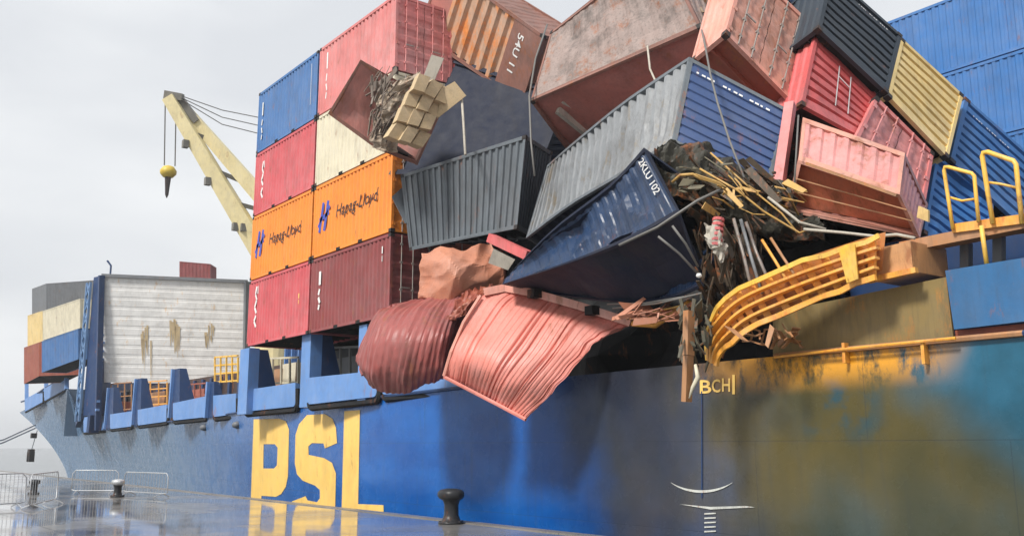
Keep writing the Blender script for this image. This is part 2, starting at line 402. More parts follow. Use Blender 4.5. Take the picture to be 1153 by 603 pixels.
# ================================================================== SETTING
def simple_mat(name, build):
    m = bpy.data.materials.new(name); m.use_nodes = True; build(m.node_tree, m.node_tree.nodes, m.node_tree.links.new); return m
def quay_mat(t, N, K):
    b = N['Principled BSDF']; tcn = N.new('ShaderNodeTexCoord')
    def ns(sc, det=5, st=(1, 1, 1)):
        mm = N.new('ShaderNodeMapping'); mm.inputs['Scale'].default_value = st; K(tcn.outputs['Object'], mm.inputs[0])
        n = N.new('ShaderNodeTexNoise'); n.inputs['Scale'].default_value = sc; n.inputs['Detail'].default_value = det; K(mm.outputs[0], n.inputs['Vector']); return n.outputs['Fac']
    r = N.new('ShaderNodeValToRGB'); K(ns(0.5, 8), r.inputs[0])
    r.color_ramp.elements[0].position = 0.35; r.color_ramp.elements[0].color = (0.13, 0.128, 0.125, 1)
    r.color_ramp.elements[1].position = 0.7; r.color_ramp.elements[1].color = (0.27, 0.262, 0.25, 1)
    K(r.outputs[0], b.inputs['Base Color'])
    q = N.new('ShaderNodeMapRange'); q.inputs[1].default_value = 0.40; q.inputs[2].default_value = 0.62; q.inputs[3].default_value = 0.06; q.inputs[4].default_value = 0.34
    K(ns(0.35, 6), q.inputs[0]); K(q.outputs[0], b.inputs['Roughness'])
    b.inputs['Coat Weight'].default_value = 0.6; b.inputs['Coat IOR'].default_value = 1.33; b.inputs['Coat Roughness'].default_value = 0.04
    bb = N.new('ShaderNodeBump'); bb.inputs['Strength'].default_value = 0.10; bb.inputs['Distance'].default_value = 0.02
    bk = N.new('ShaderNodeTexBrick'); K(tcn.outputs['Object'], bk.inputs['Vector']); bk.inputs['Scale'].default_value = 1; bk.inputs['Brick Width'].default_value = 5; bk.inputs['Row Height'].default_value = 5; bk.offset = 0
    bk.inputs['Mortar Size'].default_value = 0.02; mm_ = N.new('ShaderNodeMix'); mm_.data_type = 'RGBA'; K(bk.outputs['Fac'], mm_.inputs[0]); K(r.outputs[0], mm_.inputs[6]); mm_.inputs[7].default_value = (0.04, 0.04, 0.04, 1); K(mm_.outputs[2], b.inputs['Base Color'])
    K(ns(2.2, 4), bb.inputs['Height']); K(bb.outputs[0], b.inputs['Normal'])
    b2 = N.new('ShaderNodeBump'); b2.inputs['Strength'].default_value = 0.05; b2.inputs['Distance'].default_value = 0.01
    K(ns(1.3, 3), b2.inputs['Height']); K(b2.outputs[0], b.inputs['Coat Normal'])
QUAY = simple_mat('wet_concrete', quay_mat)
def water_mat(t, N, K):
    b = N['Principled BSDF']; b.inputs['Base Color'].default_value = (0.035, 0.05, 0.055, 1); b.inputs['Roughness'].default_value = 0.12; b.inputs['IOR'].default_value = 1.33
    tcn = N.new('ShaderNodeTexCoord'); n = N.new('ShaderNodeTexNoise'); n.inputs['Scale'].default_value = 0.8; n.inputs['Detail'].default_value = 6; K(tcn.outputs['Object'], n.inputs['Vector'])
    bb = N.new('ShaderNodeBump'); bb.inputs['Strength'].default_value = 0.5; bb.inputs['Distance'].default_value = 0.2; K(n.outputs['Fac'], bb.inputs['Height']); K(bb.outputs[0], b.inputs['Normal'])
WATER = simple_mat('harbour_water', water_mat)
QE = 13.6
m = MB(); m.box(-900, 120, -900, QE - 0.35, -6, 0); tag(m.build('quay', QUAY), kind='structure')
EDGE = paint('quay_edge_stone', (0.20, 0.185, 0.165), rust=0.1, dirt=0.4, rough=0.25)
m = MB()
for i in range(170):
    x = -400 + i * 3.0; m.box(x, x + 2.985, QE - 0.347, QE, -5.9, 0.02)
tag(m.build('quay_kerb', EDGE), kind='structure')
m = MB(); m.box(-2500, 2500, QE + 0.003, 3000, -14, -2.2); m.box(-2500, -903, -900, QE, -14, -2.2)
tag(m.build('water', WATER), kind='structure')

# ================================================================== THE SHIP
def P_(px, py, Y): p = atY(px, py, Y); return (p.x, p.y, p.z)
tops = [(30, 16, 3.62), (10, 16, 3.6), (-7.4, 16, 3.6), (-13.4, 16, 3.59), (-20, 16, 3.55), P_(424, 447, 16.3), P_(346, 455.5, 17), P_(275, 463.5, 18), P_(232, 469.5, 19.3), P_(194, 474, 20.7), P_(140, 481, 23.5), P_(92, 487, 26)]
bots = [(30, 16.0), (10, 16.0), (-7.4, 16.0), (-13.4, 16.0), (-20, 16.05), (-27.5, 16.3), None, None, None, None, None, None]
bots = [(x, y, -2.6) for x, y in [(30, 16.05), (10, 16.05), (-7.4, 16.05), (-13.4, 16.05), (-20, 16.1)]]
for tp in tops[5:]:
    s = -tp[0]; f = min(1, max(0, (s - 27) / 85.0)); bots.append((tp[0] + 2.0 * f, tp[1] + 0.15 + 1.6 * f, -2.6))
# forecastle: the sheer line steps up, the stem rakes
fc_top = [P_(76, 437, 27.2), P_(52, 448, 28.6), P_(33, 458, 29.6), P_(22, 464, 30.0)]
fc_bot = [(-114, 28.6, -2.6), (-122, 29.3, -2.6), (-130, 29.8, -2.6), (-134, 30.0, -2.6)]
TOP = [Vector(p) for p in tops + fc_top]; BOT = [Vector(p) for p in bots + fc_bot]
CL = 30.0
NV = 14
def hull_col(i, far=False):
    a, b = BOT[i], TOP[i]; fl = min(1, max(0, (-b.x - 30) / 80)); col = []
    for k in range(NV + 1):
        t = k / NV; e = t ** (1 + 0.9 * fl)
        p = Vector((a.x + (b.x - a.x) * (t ** (1 + 0.5 * fl)), a.y + (b.y - a.y) * e, a.z + (b.z - a.z) * t))
        if far: p.y = 2 * CL - p.y
        col.append(p)
    return col
def fine(cols, n=5):
    out = []
    for i in range(len(cols) - 1):
        if i == len(tops) - 1: n_ = 1
        else: n_ = n
        for k in range(n_):
            t = k / n_; pa = cols[max(i - 1, 0)] if i not in (len(tops),) else cols[i]; pb = cols[min(i + 2, len(cols) - 1)] if i not in (len(tops) - 2,) else cols[i + 1]
            if n_ == 1: out.append(cols[i])
            else: out.append([cat(pa[j], cols[i][j], cols[i + 1][j], pb[j], t) for j in range(NV + 1)])
    out.append(cols[-1]); return out
near = fine([hull_col(i) for i in range(len(TOP))]); far = fine([hull_col(i, True) for i in range(len(TOP))])
def hull_mat(t, N, K):
    b = N['Principled BSDF']; tcn = N.new('ShaderNodeTexCoord')
    sep = N.new('ShaderNodeSeparateXYZ'); K(tcn.outputs['Object'], sep.inputs[0])
    def ns(sc, det=5, st=(1, 1, 1), ro=0.6):
        mm = N.new('ShaderNodeMapping'); mm.inputs['Scale'].default_value = st; K(tcn.outputs['Object'], mm.inputs[0])
        n = N.new('ShaderNodeTexNoise'); n.inputs['Scale'].default_value = sc; n.inputs['Detail'].default_value = det; n.inputs['Roughness'].default_value = ro; K(mm.outputs[0], n.inputs['Vector']); return n.outputs['Fac']
    def rng(x, a, c, lo=0.0, hi=1.0):
        r = N.new('ShaderNodeMapRange'); r.interpolation_type = 'SMOOTHSTEP'; r.inputs[1].default_value = a; r.inputs[2].default_value = c; r.inputs[3].default_value = lo; r.inputs[4].default_value = hi; K(x, r.inputs[0]); return r.outputs[0]
    def op(o, x, y):
        r = N.new('ShaderNodeMath'); r.operation = o
        for i, q in enumerate((x, y)):
            if isinstance(q, (int, float)): r.inputs[i].default_value = q
            else: K(q, r.inputs[i])
        return r.outputs[0]
    def mix(f, a, c):
        r = N.new('ShaderNodeMix'); r.data_type = 'RGBA'; K(f, r.inputs[0])
        for i, q in ((6, a), (7, c)):
            if isinstance(q, tuple): r.inputs[i].default_value = (*q, 1)
            else: K(q, r.inputs[i])
        return r.outputs[2]
    wob = op('MULTIPLY', op('SUBTRACT', ns(0.45, 3), 0.5), 1.8)
    X = op('ADD', sep.outputs[0], wob)
    base = mix(rng(ns(0.35, 4, (1, 1, 2.5)), 0.3, 0.7), (0.004, 0.075, 0.31), (0.008, 0.115, 0.42))
    base = mix(rng(sep.outputs[0], -75, -26, 1, 0), base, (0.13, 0.22, 0.35))          # sky reflection and haze painted into the blue towards the bow
    teal = mix(rng(ns(0.6, 4), 0.3, 0.7), (0.012, 0.07, 0.11), (0.022, 0.12, 0.20))
    base = mix(rng(X, -14.5, -11.5), base, teal)
    # brown reflected tones and stains, painted into the hull colour under the wreck
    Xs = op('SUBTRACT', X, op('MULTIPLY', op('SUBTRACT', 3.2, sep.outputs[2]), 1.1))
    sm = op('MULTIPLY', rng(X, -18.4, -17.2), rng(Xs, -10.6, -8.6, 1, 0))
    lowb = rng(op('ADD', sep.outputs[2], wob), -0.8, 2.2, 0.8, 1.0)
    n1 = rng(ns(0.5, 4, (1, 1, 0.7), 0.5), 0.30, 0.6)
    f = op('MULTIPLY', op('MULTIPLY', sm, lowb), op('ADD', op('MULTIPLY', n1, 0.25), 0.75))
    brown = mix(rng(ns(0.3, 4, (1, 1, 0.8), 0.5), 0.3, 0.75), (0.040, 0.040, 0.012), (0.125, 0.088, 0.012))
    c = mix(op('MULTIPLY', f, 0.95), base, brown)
    tp = op('MULTIPLY', op('MULTIPLY', rng(X, -12.2, -11.4), rng(X, -10.4, -9.6, 1, 0)), op('MULTIPLY', rng(sep.outputs[2], 1.7, 2.4), rng(sep.outputs[2], 3.0, 3.3, 1, 0)))
    c = mix(op('MULTIPLY', tp, rng(ns(1.1, 6), 0.45, 0.62)), c, (0.015, 0.065, 0.09))
    tear_dark = op('MULTIPLY', op('MULTIPLY', rng(X, -19.8, -18.2), rng(X, -15.6, -14.2, 1, 0)), rng(op('ADD', sep.outputs[2], wob), -1.2, 2.4, 0.35, 1.0))  # darkness of the torn opening, painted into the hull colour
    c = mix(op('MULTIPLY', tear_dark, 0.8), c, (0.012, 0.018, 0.040))
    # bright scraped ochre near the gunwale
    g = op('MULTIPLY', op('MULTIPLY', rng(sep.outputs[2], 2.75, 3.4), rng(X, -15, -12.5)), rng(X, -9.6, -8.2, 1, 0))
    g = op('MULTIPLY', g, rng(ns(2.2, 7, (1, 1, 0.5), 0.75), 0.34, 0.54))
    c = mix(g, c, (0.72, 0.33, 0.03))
    # streaks and plating grime
    st = op('MULTIPLY', rng(ns(5, 4, (1, 1, 0.05)), 0.52, 0.75), 0.25)
    c = mix(st, c, (0.03, 0.04, 0.05))
    rs = op('MULTIPLY', rng(ns(2.2, 8, (1.5, 1.5, 0.25), 0.75), 0.66, 0.72), 0.5)
    c = mix(rs, c, (0.16, 0.08, 0.04))
    # plate seams
    cx = N.new('ShaderNodeCombineXYZ'); K(sep.outputs[0], cx.inputs[0]); K(sep.outputs[2], cx.inputs[1])
    bk = N.new('ShaderNodeTexBrick'); K(cx.outputs[0], bk.inputs['Vector']); bk.inputs['Scale'].default_value = 1; bk.inputs['Brick Width'].default_value = 5.2; bk.inputs['Row Height'].default_value = 1.9
    bk.inputs['Mortar Size'].default_value = 0.012; bk.inputs['Mortar Smooth'].default_value = 0.4; bk.offset = 0.5
    c = mix(op('MULTIPLY', bk.outputs['Fac'], 0.3), c, (0.015, 0.022, 0.035))
    K(c, b.inputs['Base Color'])
    K(rng(ns(1.5, 5), 0.3, 0.7, 0.16, 0.34), b.inputs['Roughness'])
    b.inputs['Specular IOR Level'].default_value = 0.36
    bb = N.new('ShaderNodeBump'); bb.inputs['Strength'].default_value = 0.25; bb.inputs['Distance'].default_value = 0.05
    K(op('SUBTRACT', ns(0.7, 5, (1, 1, 1.4)), op('MULTIPLY', bk.outputs['Fac'], 0.12)), bb.inputs['Height']); K(bb.outputs[0], b.inputs['Normal'])
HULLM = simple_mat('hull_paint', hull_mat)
ship = empty('container_ship', (0, 0, 0), 'long blue cargo ship at the wet quay, its side torn open under fallen containers', 'ship')
m = MB(); m.grid(near); m.grid([c for c in far])
# transom closing the far end behind the camera's right
m.grid([near[0], far[0]])
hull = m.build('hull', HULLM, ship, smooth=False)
hb = BVHTree.FromPolygons([p for p in m.v], [f for f in m.f])
def on_hull(px, py, off=0.015):
    r = ray(px, py).normalized(); h = hb.ray_cast(CAM, r)
    if h[0] is None: return atY(px, py, 16 - off)
    return h[0] - r * (off / max(0.25, abs(r.y)))
# decks
m = MB()
nm = [c[-1] for c in near]; fm = [c[-1] for c in far]
k_ = (len(tops) - 1) * 5
m.grid([[Vector((p.x, p.y + 0.05, p.z - 0.12)) for p in nm[:k_]], [Vector((p.x, p.y - 0.05, p.z - 0.12)) for p in fm[:k_]]])
m.build('deck', DECKM, ship, recalc=False)
m = MB(); m.grid([[Vector((p.x, p.y, p.z - 0.05)) for p in nm[k_ + 1:]], [Vector((p.x, p.y, p.z - 0.05)) for p in fm[k_ + 1:]]])
a, b_ = nm[k_ + 1], fm[k_ + 1]
m.add([(a.x, a.y + 0.02, a.z - 0.05), (b_.x, b_.y - 0.02, b_.z - 0.05), (b_.x, b_.y - 0.02, 3.0), (a.x, a.y + 0.02, 3.0)], [(0, 1, 2, 3)])
m.build('forecastle_deck', paint('bow_grey_blue', (0.12, 0.19, 0.28), dirt=0.3), ship, recalc=False)
m = MB(); m.box(-128, -113, 31.5, 42, 6.5, 9.3); m.build('hatch_coaming', SHIPD, ship)
# gunwale bar along the side
for sel, gm in ((lambda p: p.x > -8.2, SHIPD), (lambda p: -12.9 < p.x < -7.4, TAN), (lambda p: p.x < -21.0, SHIPD)):
    m = MB(); m.tube([p + Vector((0, -0.05, 0)) for p in nm[:k_] if sel(p)], 0.055, 6); m.build('gunwale', gm, ship)
# hatch coamings and covers under the cargo
for x0, x1 in ((-41.5, -27.8), (-27.0, -12.2), (-11.2, 6)):
    m = MB(); m.box(x0, x1, 20.2, 40, 3.35, 5.5); hc = m.build('hatch_coaming', SHIPD, ship)
    m = MB()
    for i in range(int((x1 - x0) / 1.2)): m.box(x0 + 0.4 + i * 1.2, x0 + 0.52 + i * 1.2, 19.9, 20.197, 3.45, 5.4)
    m.build('stiffener', SHIPD, hc)
    m = MB(); m.box(x0 - 0.15, x1 + 0.15, 19.6, 40.4, 5.503, 6.05); m.build('hatch_cover', DECKM, ship)
for x0, x1 in ((-98, -80), (-78, -56)):
    m = MB(); m.box(x0, x1, 26.5, 34, 3.0, 5.2); m.build('hatch_coaming', SHIPD, ship)
m = MB(); m.box(-108, -62, 27.5, 36, 2.9, 7.4); m.box(-60, -57, 25, 30, 3.0, 5.6); hw = m.build('winch_house', paint('dark_rust_brown', (0.06, 0.035, 0.03), rust=0.3, dirt=0.3), ship)
m = MB()
for i in range(22): m.box(-107 + i * 2, -106.6 + i * 2, 27.3, 27.497, 3.4, 7.2)
m.build('stiffener', SHIPD, hw)
# side plates hung along the gunwale between the posts; light faces, a black tube standing in for their shadow
def side_plate(x0, x1, yt0, yt1, yb0, yb1, Y, th=0.28, mat=SHIPB, name='bulwark_plate'):
    q = [atY(x0, yb0, Y), atY(x1, yb1, Y), atY(x1, yt1, Y), atY(x0, yt0, Y)]
    # rounded lower corners
    def pt(u, v): return (q[0] * (1 - u) + q[1] * u) * (1 - v) + (q[3] * (1 - u) + q[2] * u) * v
    Lm = (q[1] - q[0]).length; Hm = (q[3] - q[0]).length; rr = min(0.22, Hm * 0.4)
    out = []
    for cxx, cyy, a0 in ((rr, rr, math.pi), (Lm - rr, rr, 1.5 * math.pi)):
        for k in range(5):
            a = a0 + k * math.pi / 8; out.append(((cxx + rr * math.cos(a)) / Lm, (cyy + rr * math.sin(a)) / Hm))
    out += [(1, 1), (0, 1)]
    fr = [pt(u, v) for u, v in out]; bk = [p + Vector((0, th, -0.05)) for p in fr]
    m = MB(); n = len(fr); m.add(fr + bk, [tuple(range(n)), tuple(range(2 * n - 1, n - 1, -1))] + [(i, (i + 1) % n, n + (i + 1) % n, n + i) for i in range(n)])
    pl = m.build(name, mat, ship)
    m = MB(); off = Vector((0, 0.04, -0.05))
    path = [pt(1, 0.9)] + [fr[i] for i in range(len(fr) - 3, -1, -1)] + []
    m.tube([p + off + Vector((0.04, 0.06, -0.10)) for p in path], 0.12, 6); m.build('shadow_edge', BLACKM, pl)  # black tube in place of the shadow under the plate
    return pl
plates = [(274.7, 332.5, 439, 430.4, 463, 457, 16.9), (346, 424, 425, 417, 455, 446, 16.1), (240, 265.5, 445, 442.5, 469, 465.6, 18.4), (194.6, 232, 453.5, 445.5, 473, 469, 19.2),
          (155, 187.5, 461, 455, 478.5, 474, 20.8), (124, 148, 466, 462.5, 482.5, 479.5, 22.6), (94, 119, 469.5, 466, 486.5, 483.5, 24.6), (430, 520, 430, 425, 444, 436, 16.15)]
for a in plates: side_plate(*a)
for a in ((28, 48, 449, 438, 463, 452, 28.3), (50, 73, 437, 424, 451, 438, 27.3)): side_plate(*a, mat=SHIPB)
m = MB(); m.tube([atY(24, 452, 29.4), atY(33, 449, 29.1), atY(50, 437, 27.9), atY(75, 422, 27.0)], 0.12, 6); m.build('gunwale', SHIPD, ship)
# blue plate on the right and the stained plate beside it
m = MB(); m.slab([atY(1077, 371, 16.06), atY(1330, 342, 16.06), atY(1330, 262, 16.06), atY(1067, 305, 16.06)], 0.08); m.build('side_plating', paint('plate_blue', (0.022, 0.13, 0.31), rust=0.06, dirt=0.3), ship)

OLIVE = paint('rust_stained_plate', (0.24, 0.17, 0.06), rust=0.3, dirt=0.5, rustcol=(0.22, 0.10, 0.025), rough=0.4)
m = MB(); m.slab([atY(872, 400, 16.1), atY(1075, 380, 16.1), atY(1067, 312, 16.1), atY(872, 352, 16.1)], 0.05); m.build('side_plating', OLIVE, ship, label='rust stained olive brown plate below the bent walkway')
m = MB(); m.slab([atY(1078, 382, 16.2), atY(1300, 362, 16.2), atY(1300, 350, 16.2), atY(1077, 372, 16.2)], 0.05); m.build('side_plating', REDBR, ship)
m = MB(); m.tube([atY(872, 402, 15.85), atY(950, 393, 15.82), atY(1076, 380.5, 15.82)], 0.028, 6); m.build('ledge_pipe', YSTEEL, ship)
for px in (1044, 955):
    m = MB(); p = on_hull(px, 392, 0.0); m.box(p.x - 0.03, p.x + 0.03, 15.84, 15.98, p.z - 0.28, p.z + 0.1); m.build('bracket', YSTEEL, ship)
# posts that carry the outboard stacks
def post(px0, px1, ytop, ybot, Y, wedge=None, mat=SHIPB):
    a = atY((px0 + px1) / 2, ybot, Y); b = atY((px0 + px1) / 2, ytop, Y); wd = (atY(px1, ybot, Y) - atY(px0, ybot, Y)).length
    m = MB(); x0, x1 = a.x - wd / 2, a.x + wd / 2; zt = b.z; zb = a.z
    m.hexa([(x0, Y, zb), (x1, Y, zb), (x1, Y + 0.5, zb), (x0, Y + 0.5, zb), (x0, Y, zt), (x1, Y, zt), (x1, Y + 0.5, zt), (x0, Y + 0.5, zt)])
    p = m.build('stanchion', mat, ship)
    # gusset running inboard
    m = MB(); m.hexa([(x1 - 0.1, Y + 0.503, zb), (x1, Y + 0.503, zb), (x1, Y + 1.7, zb), (x1 - 0.1, Y + 1.7, zb), (x1 - 0.1, Y + 0.503, zt - 0.05), (x1, Y + 0.503, zt - 0.05), (x1, Y + 0.9, zt - 0.05), (x1 - 0.1, Y + 0.9, zt - 0.05)])
    m.build('gusset', SHIPD, p)
post(267, 277, 393, 466, 16.6); post(337, 347, 377, 458, 16.25); post(402, 411, 366, 452, 16.15)
def blade(px0, px1, ytop, ybot, Y, Dp=1.2):
    a = atY(px0, ybot, Y); b = atY(px1, ybot, Y); zt = atY(px0, ytop, Y).z
    m = MB(); x0, x1 = a.x, b.x; m.hexa([(x0, Y, a.z), (x1, Y, a.z), (x1, Y + Dp, a.z), (x0, Y + Dp, a.z), (x0, Y + 0.05, zt), (x0 + (x1 - x0) * 0.6, Y + 0.05, zt), (x0 + (x1 - x0) * 0.6, Y + Dp * 0.4, zt), (x0, Y + Dp * 0.4, zt)])
    o = m.build('stanchion', SHIPD, ship)
    m = MB(); m.bar((x0, Y - .06, a.z), (x0, Y - 0.02, zt), 0.22); m.build('edge_plate', SHIPB, o)
blade(192, 202, 416, 470, 19.3); blade(150, 158, 427, 478, 21.0); blade(119, 127, 437, 482, 22.9); blade(233, 241, 430, 470, 18.6, 0.8)
for px, y0, y1 in ((30, 424, 455), (52, 414, 447), (75, 404, 438)):
    Y = 28.6 - (px - 30) * 0.03; a = atY(px, y1, Y); b = atY(px, y0, Y); m = MB(); m.bar(a, b, 0.45); m.build('stanchion', SHIPB, ship)
# things seen through the openings: rails and ladders
def rail_block(px0, px1, yt, yb, Y, nx, ny, mat, name='side_railing'):
    m = MB()
    for i in range(nx + 1):
        x = px0 + (px1 - px0) * i / nx; m.bar(atY(x, yb, Y), atY(x, yt, Y), 0.09)
    for j in range(ny + 1):
        y = yb + (yt - yb) * j / ny; m.bar(atY(px0, y, Y + 0.06), atY(px1, y - 2, Y + 0.06), 0.09)
    return m.build(name, mat, ship)
rail_block(242, 268, 402, 430, 20.2, 4, 3, YRAIL); rail_block(288, 336, 404, 432, 18.2, 5, 1, paint('pale_rail', (0.62, 0.56, 0.40), dirt=0.3))
rail_block(362, 405, 392, 424, 17.6, 4, 1, paint('dull_rail', (0.20, 0.20, 0.19), dirt=0.3)); rail_block(160, 188, 430, 456, 24, 3, 3, YSTEEL); rail_block(125, 148, 432, 462, 25, 3, 2, TAN)
rail_block(206, 232, 433, 446, 22, 4, 1, REDBR)
# deck-side machinery behind the rails
for (px, py, Y, a, hgt, mt) in ((305, 425, 19.2, 1.2, 1.3, TAN), (325, 415, 19.3, 0.8, 0.9, CREAM), (385, 412, 18.8, 1.6, 1.2, GREYC), (215, 445, 23, 2.6, 1.3, REDBR), (175, 450, 25, 2.4, 2.2, TAN), (130, 458, 26, 2.2, 1.6, REDBR)):
    p = atY(px, py, Y); m = MB(); m.box(p.x - a, p.x + a, Y, Y + 0.9, 3.36, p.z + hgt * 0.3); m.build('deck_locker', mt, ship)

# breakwater wall ahead of the stack
wl = [atd(115, 430, 92), atd(279, 433, 93), atd(279, 318, 93), atd(115, 311, 92)]
m = MB(); rows = []
n_ = (wl[1] - wl[0]).cross(wl[3] - wl[0]).normalized(); n_ = n_ if n_.dot(CAM - wl[0]) > 0 else -n_
for j, (v, k) in enumerate(rib_samples(0, 1, 1 / 11)):
    rows.append([(wl[0] * (1 - u) + wl[1] * u) * (1 - v) + (wl[3] * (1 - u) + wl[2] * u) * v - n_ * 0.02 * k + n_ * 0.04 * noise.noise(Vector((u * 9, v * 7, 0))) for u in [i / 12 for i in range(13)]])
m.grid(rows)
wb = m.build('breakwater_wall', WHITEW, ship, recalc=False)
m = MB(); m.hexa([p - n_ * 0.6 for p in wl] + [p - n_ * 0.4 for p in wl]); m.build('wall_backing', WHITEW, wb)
STAIN = paint('rust_stain', (0.56, 0.43, 0.24), rust=0.1, dirt=0.1, bump=0)
for u, zt_, ln in ((0.30, 0.52, 0.42), (0.5, 0.62, 0.30), (0.74, 0.55, 0.22)):
    m = MB()
    for q_ in range(9):
        uu = u + random.uniform(-.035, .035); a = wl[0].lerp(wl[1], uu); b = wl[3].lerp(wl[2], uu); z1 = zt_ + random.uniform(-.12, .04); z0 = z1 - ln * random.uniform(.25, 1.0)
        pa, pb = a.lerp(b, max(.03, z0)) + n_ * 0.05, a.lerp(b, z1) + n_ * 0.05; w_ = random.uniform(.05, .16); sx = (wl[1] - wl[0]).normalized() * w_
        m.add([pa - sx * .2, pa + sx * .2, pb + sx, pb - sx], [(0, 1, 2, 3)])
    m.build('rust_stain', STAIN, wb, recalc=False)
for s_, off in ((0, 0.2), (1, 0.2)):
    m = MB(); a = wl[s_]; b = wl[3 - s_]; m.bar(a + n_ * 0.2 - Vector((0, 0, 4.5)), b + n_ * 0.2 + Vector((0, 0, 0.1)), 0.5); m.build('wall_post', SHIPD if s_ == 0 else GREYC, wb)
m = MB(); m.bar(wl[3] + n_ * 0.1 + Vector((0, 0, 0.1)), wl[2] + n_ * 0.1 + Vector((0, 0, 0.1)), 0.3); m.build('cap_rail', GREYC, wb)
VZ_ = Vector((0, 0, 1))
# lashing bridge in front of it
lb = None
A0, A1 = atd(93, 468, 93), atd(112, 466, 91); zt = atd(97, 307, 93).z
m = MB()
m.hexa([A0, A1, A1 + Vector((-1.5, 1.2, 0)), A0 + Vector((-1.5, 1.2, 0))] + [Vector((p.x, p.y, zt)) for p in (A0, A1, A1 + Vector((-1.5, 1.2, 0)), A0 + Vector((-1.5, 1.2, 0)))])
lb = m.build('lashing_tower', SHIPD, ship)
m = MB(); H_ = zt - A1.z; d = (A1 - A0).normalized(); nn = Vector((d.y, -d.x, 0))
if nn.dot(CAM - A0) < 0: nn = -nn
for k in range(17):
    z = A1.z + H_ * (k + 0.5) / 17; m.box(A1.x - 0.12, A1.x + 0.28, A1.y - 0.4, A1.y - 0.1, z - 0.1, z + 0.12)
m.build('ladder_rung', SHIPB, lb)
m = MB(); o0 = A0 + nn * 0.25 - d * 0.75; o1 = A0 + nn * 0.25 - d * 0.05
for q_ in (o0, o1): m.bar(q_ - VZ_ * 0.5, Vector((q_.x, q_.y, A0.z + H_ * 0.97)), 0.20)
for k in range(9):
    z0 = A0.z + H_ * 0.97 * k / 9; z1 = A0.z + H_ * 0.97 * (k + 1) / 9
    for a, b in ((o0, o1), (o1, o0)): m.bar(Vector((a.x, a.y, z0)), Vector((b.x, b.y, z1)), 0.13)
m.build('lattice_brace', paint('lattice_pale_blue', (0.13, 0.26, 0.48), dirt=0.2), lb)
m = MB(); p = A1 + Vector((0, 0, H_)); m.tube([p, p + Vector((0, 0, 0.8)), p + Vector((-0.3, -0.3, 1.3))], 0.1, 6); m.build('mast', SHIPD, lb)
m = MB(); p0 = A0 + Vector((0, 0, 0)); m.bar(A0 + nn * 0.1, atd(88, 478, 96), 0.5); m.bar(atd(106, 466, 92), atd(104, 486, 92), 0.9); m.build('tower_foot', SHIPD, lb)

# ---- writing on the hull, laid on its plating
def hull_shape(polys, mat, label=None, name='letter', sub=3, off=0.02):
    m = MB()
    vs3 = [[Vector((x, y, 0)) for x, y in poly] for poly in polys]
    flat = [p for l in vs3 for p in l]
    tris = [tuple(flat[i] for i in t) for t in tessellate_polygon(vs3)]
    for _ in range(sub):
        nt_ = []
        for a, b, c in tris:
            ab, bc, ca = (a + b) / 2, (b + c) / 2, (c + a) / 2; nt_ += [(a, ab, ca), (ab, b, bc), (ca, bc, c), (ab, bc, ca)]
        tris = nt_
    for t in tris: m.add([on_hull(p.x, p.y, off) for p in t], [(0, 1, 2)])
    o = m.build(name, mat, hull, recalc=False, label=label); return o
def z3(l): return [(240 + x / 2.481, 360 + y / 2.481) for x, y in l]
hull_shape([z3([(113, 277), (185, 275), (203, 282), (212, 305), (209, 435), (203, 465), (190, 485), (175, 493), (135, 490), (131, 560), (103, 560)]), z3([(141, 346), (140, 414), (170, 414), (178, 405), (180, 356), (172, 346)])], LETTER, label='large yellow letter P')
hull_shape([z3([(228, 400), (230, 320), (240, 290), (262, 265), (312, 262), (333, 275), (343, 300), (346, 343), (312, 358), (308, 344), (276, 343), (266, 352), (267, 376), (310, 385), (332, 398), (343, 428), (340, 560), (218, 560), (220, 506), (258, 491), (264, 503), (290, 508), (298, 497), (298, 474), (285, 462), (250, 448), (234, 430)])], LETTER, label='large yellow letter S')
hull_shape([z3([(366, 254), (410, 251), (405, 513), (476, 516), (476, 560), (358, 560)])], LETTER, label='large yellow letter L')
tv, tf = text_polys('BCHI', 0, 0.02)
for ch, x0, x1, yo in (('B', 788, 801, 0), ('C', 801.5, 811, -1), ('H', 813, 822, -2), ('I', 824.5, 827.5, -3)):
    tv, tf = text_polys(ch, 0, 0.015); m = MB(); ht = 22 if ch == 'I' else 15
    m.add([on_hull(x0 + a * (x1 - x0), 442.5 + yo - b * ht - (0 if ch != 'I' else -4), 0.02) for a, b in tv], tf); m.build('letter', LETTER, hull, recalc=False)
SCRAPE = paint('scraped_white', (0.62, 0.64, 0.60), rust=0.2, dirt=0.5, scale=4, bump=0)
def arc(cx, cy, r, a0, a1, w0, n=18, fl=1.0):
    o = []; i_ = []
    for k in range(n + 1):
        t = k / n; a = R(a0 + (a1 - a0) * t); wd = w0 * math.sin(math.pi * t) + 0.4
        o.append((cx + r * math.cos(a), cy + fl * r * math.sin(a))); i_.append((cx + (r - wd) * math.cos(a), cy + fl * (r - wd) * math.sin(a)))
    return o + i_[::-1]
hull_shape([arc(790, 510, 52, 132, 48, 3.0, fl=0.85)], SCRAPE, name='draught_mark', sub=1)
hull_shape([[(765, 567), (800, 570), (840, 569), (850, 570.5), (800, 573)]], SCRAPE, name='draught_mark', sub=1)
for k in range(5): hull_shape([[(793, 577 + k * 5), (806, 576.5 + k * 5), (806, 578 + k * 5), (793, 578.7 + k * 5)]], SCRAPE, name='draught_mark', sub=0)
hull_shape([[(789.3, 440), (790.7, 440), (791, 560), (789.6, 560)]], SHIPD, name='weld_line', sub=2)
# two pale studs on the flare
for px, py in ((231, 481), (268, 478)):
    p = on_hull(px, py, 0.0); m = MB(); m.lathe([(0.0, -0.2), (0.2, -0.12), (0.26, 0), (0.2, 0.12), (0.0, 0.2)], p + Vector((0, -0.05, 0)), 10); m.build('hull_fitting', GREYC, hull, smooth=True)

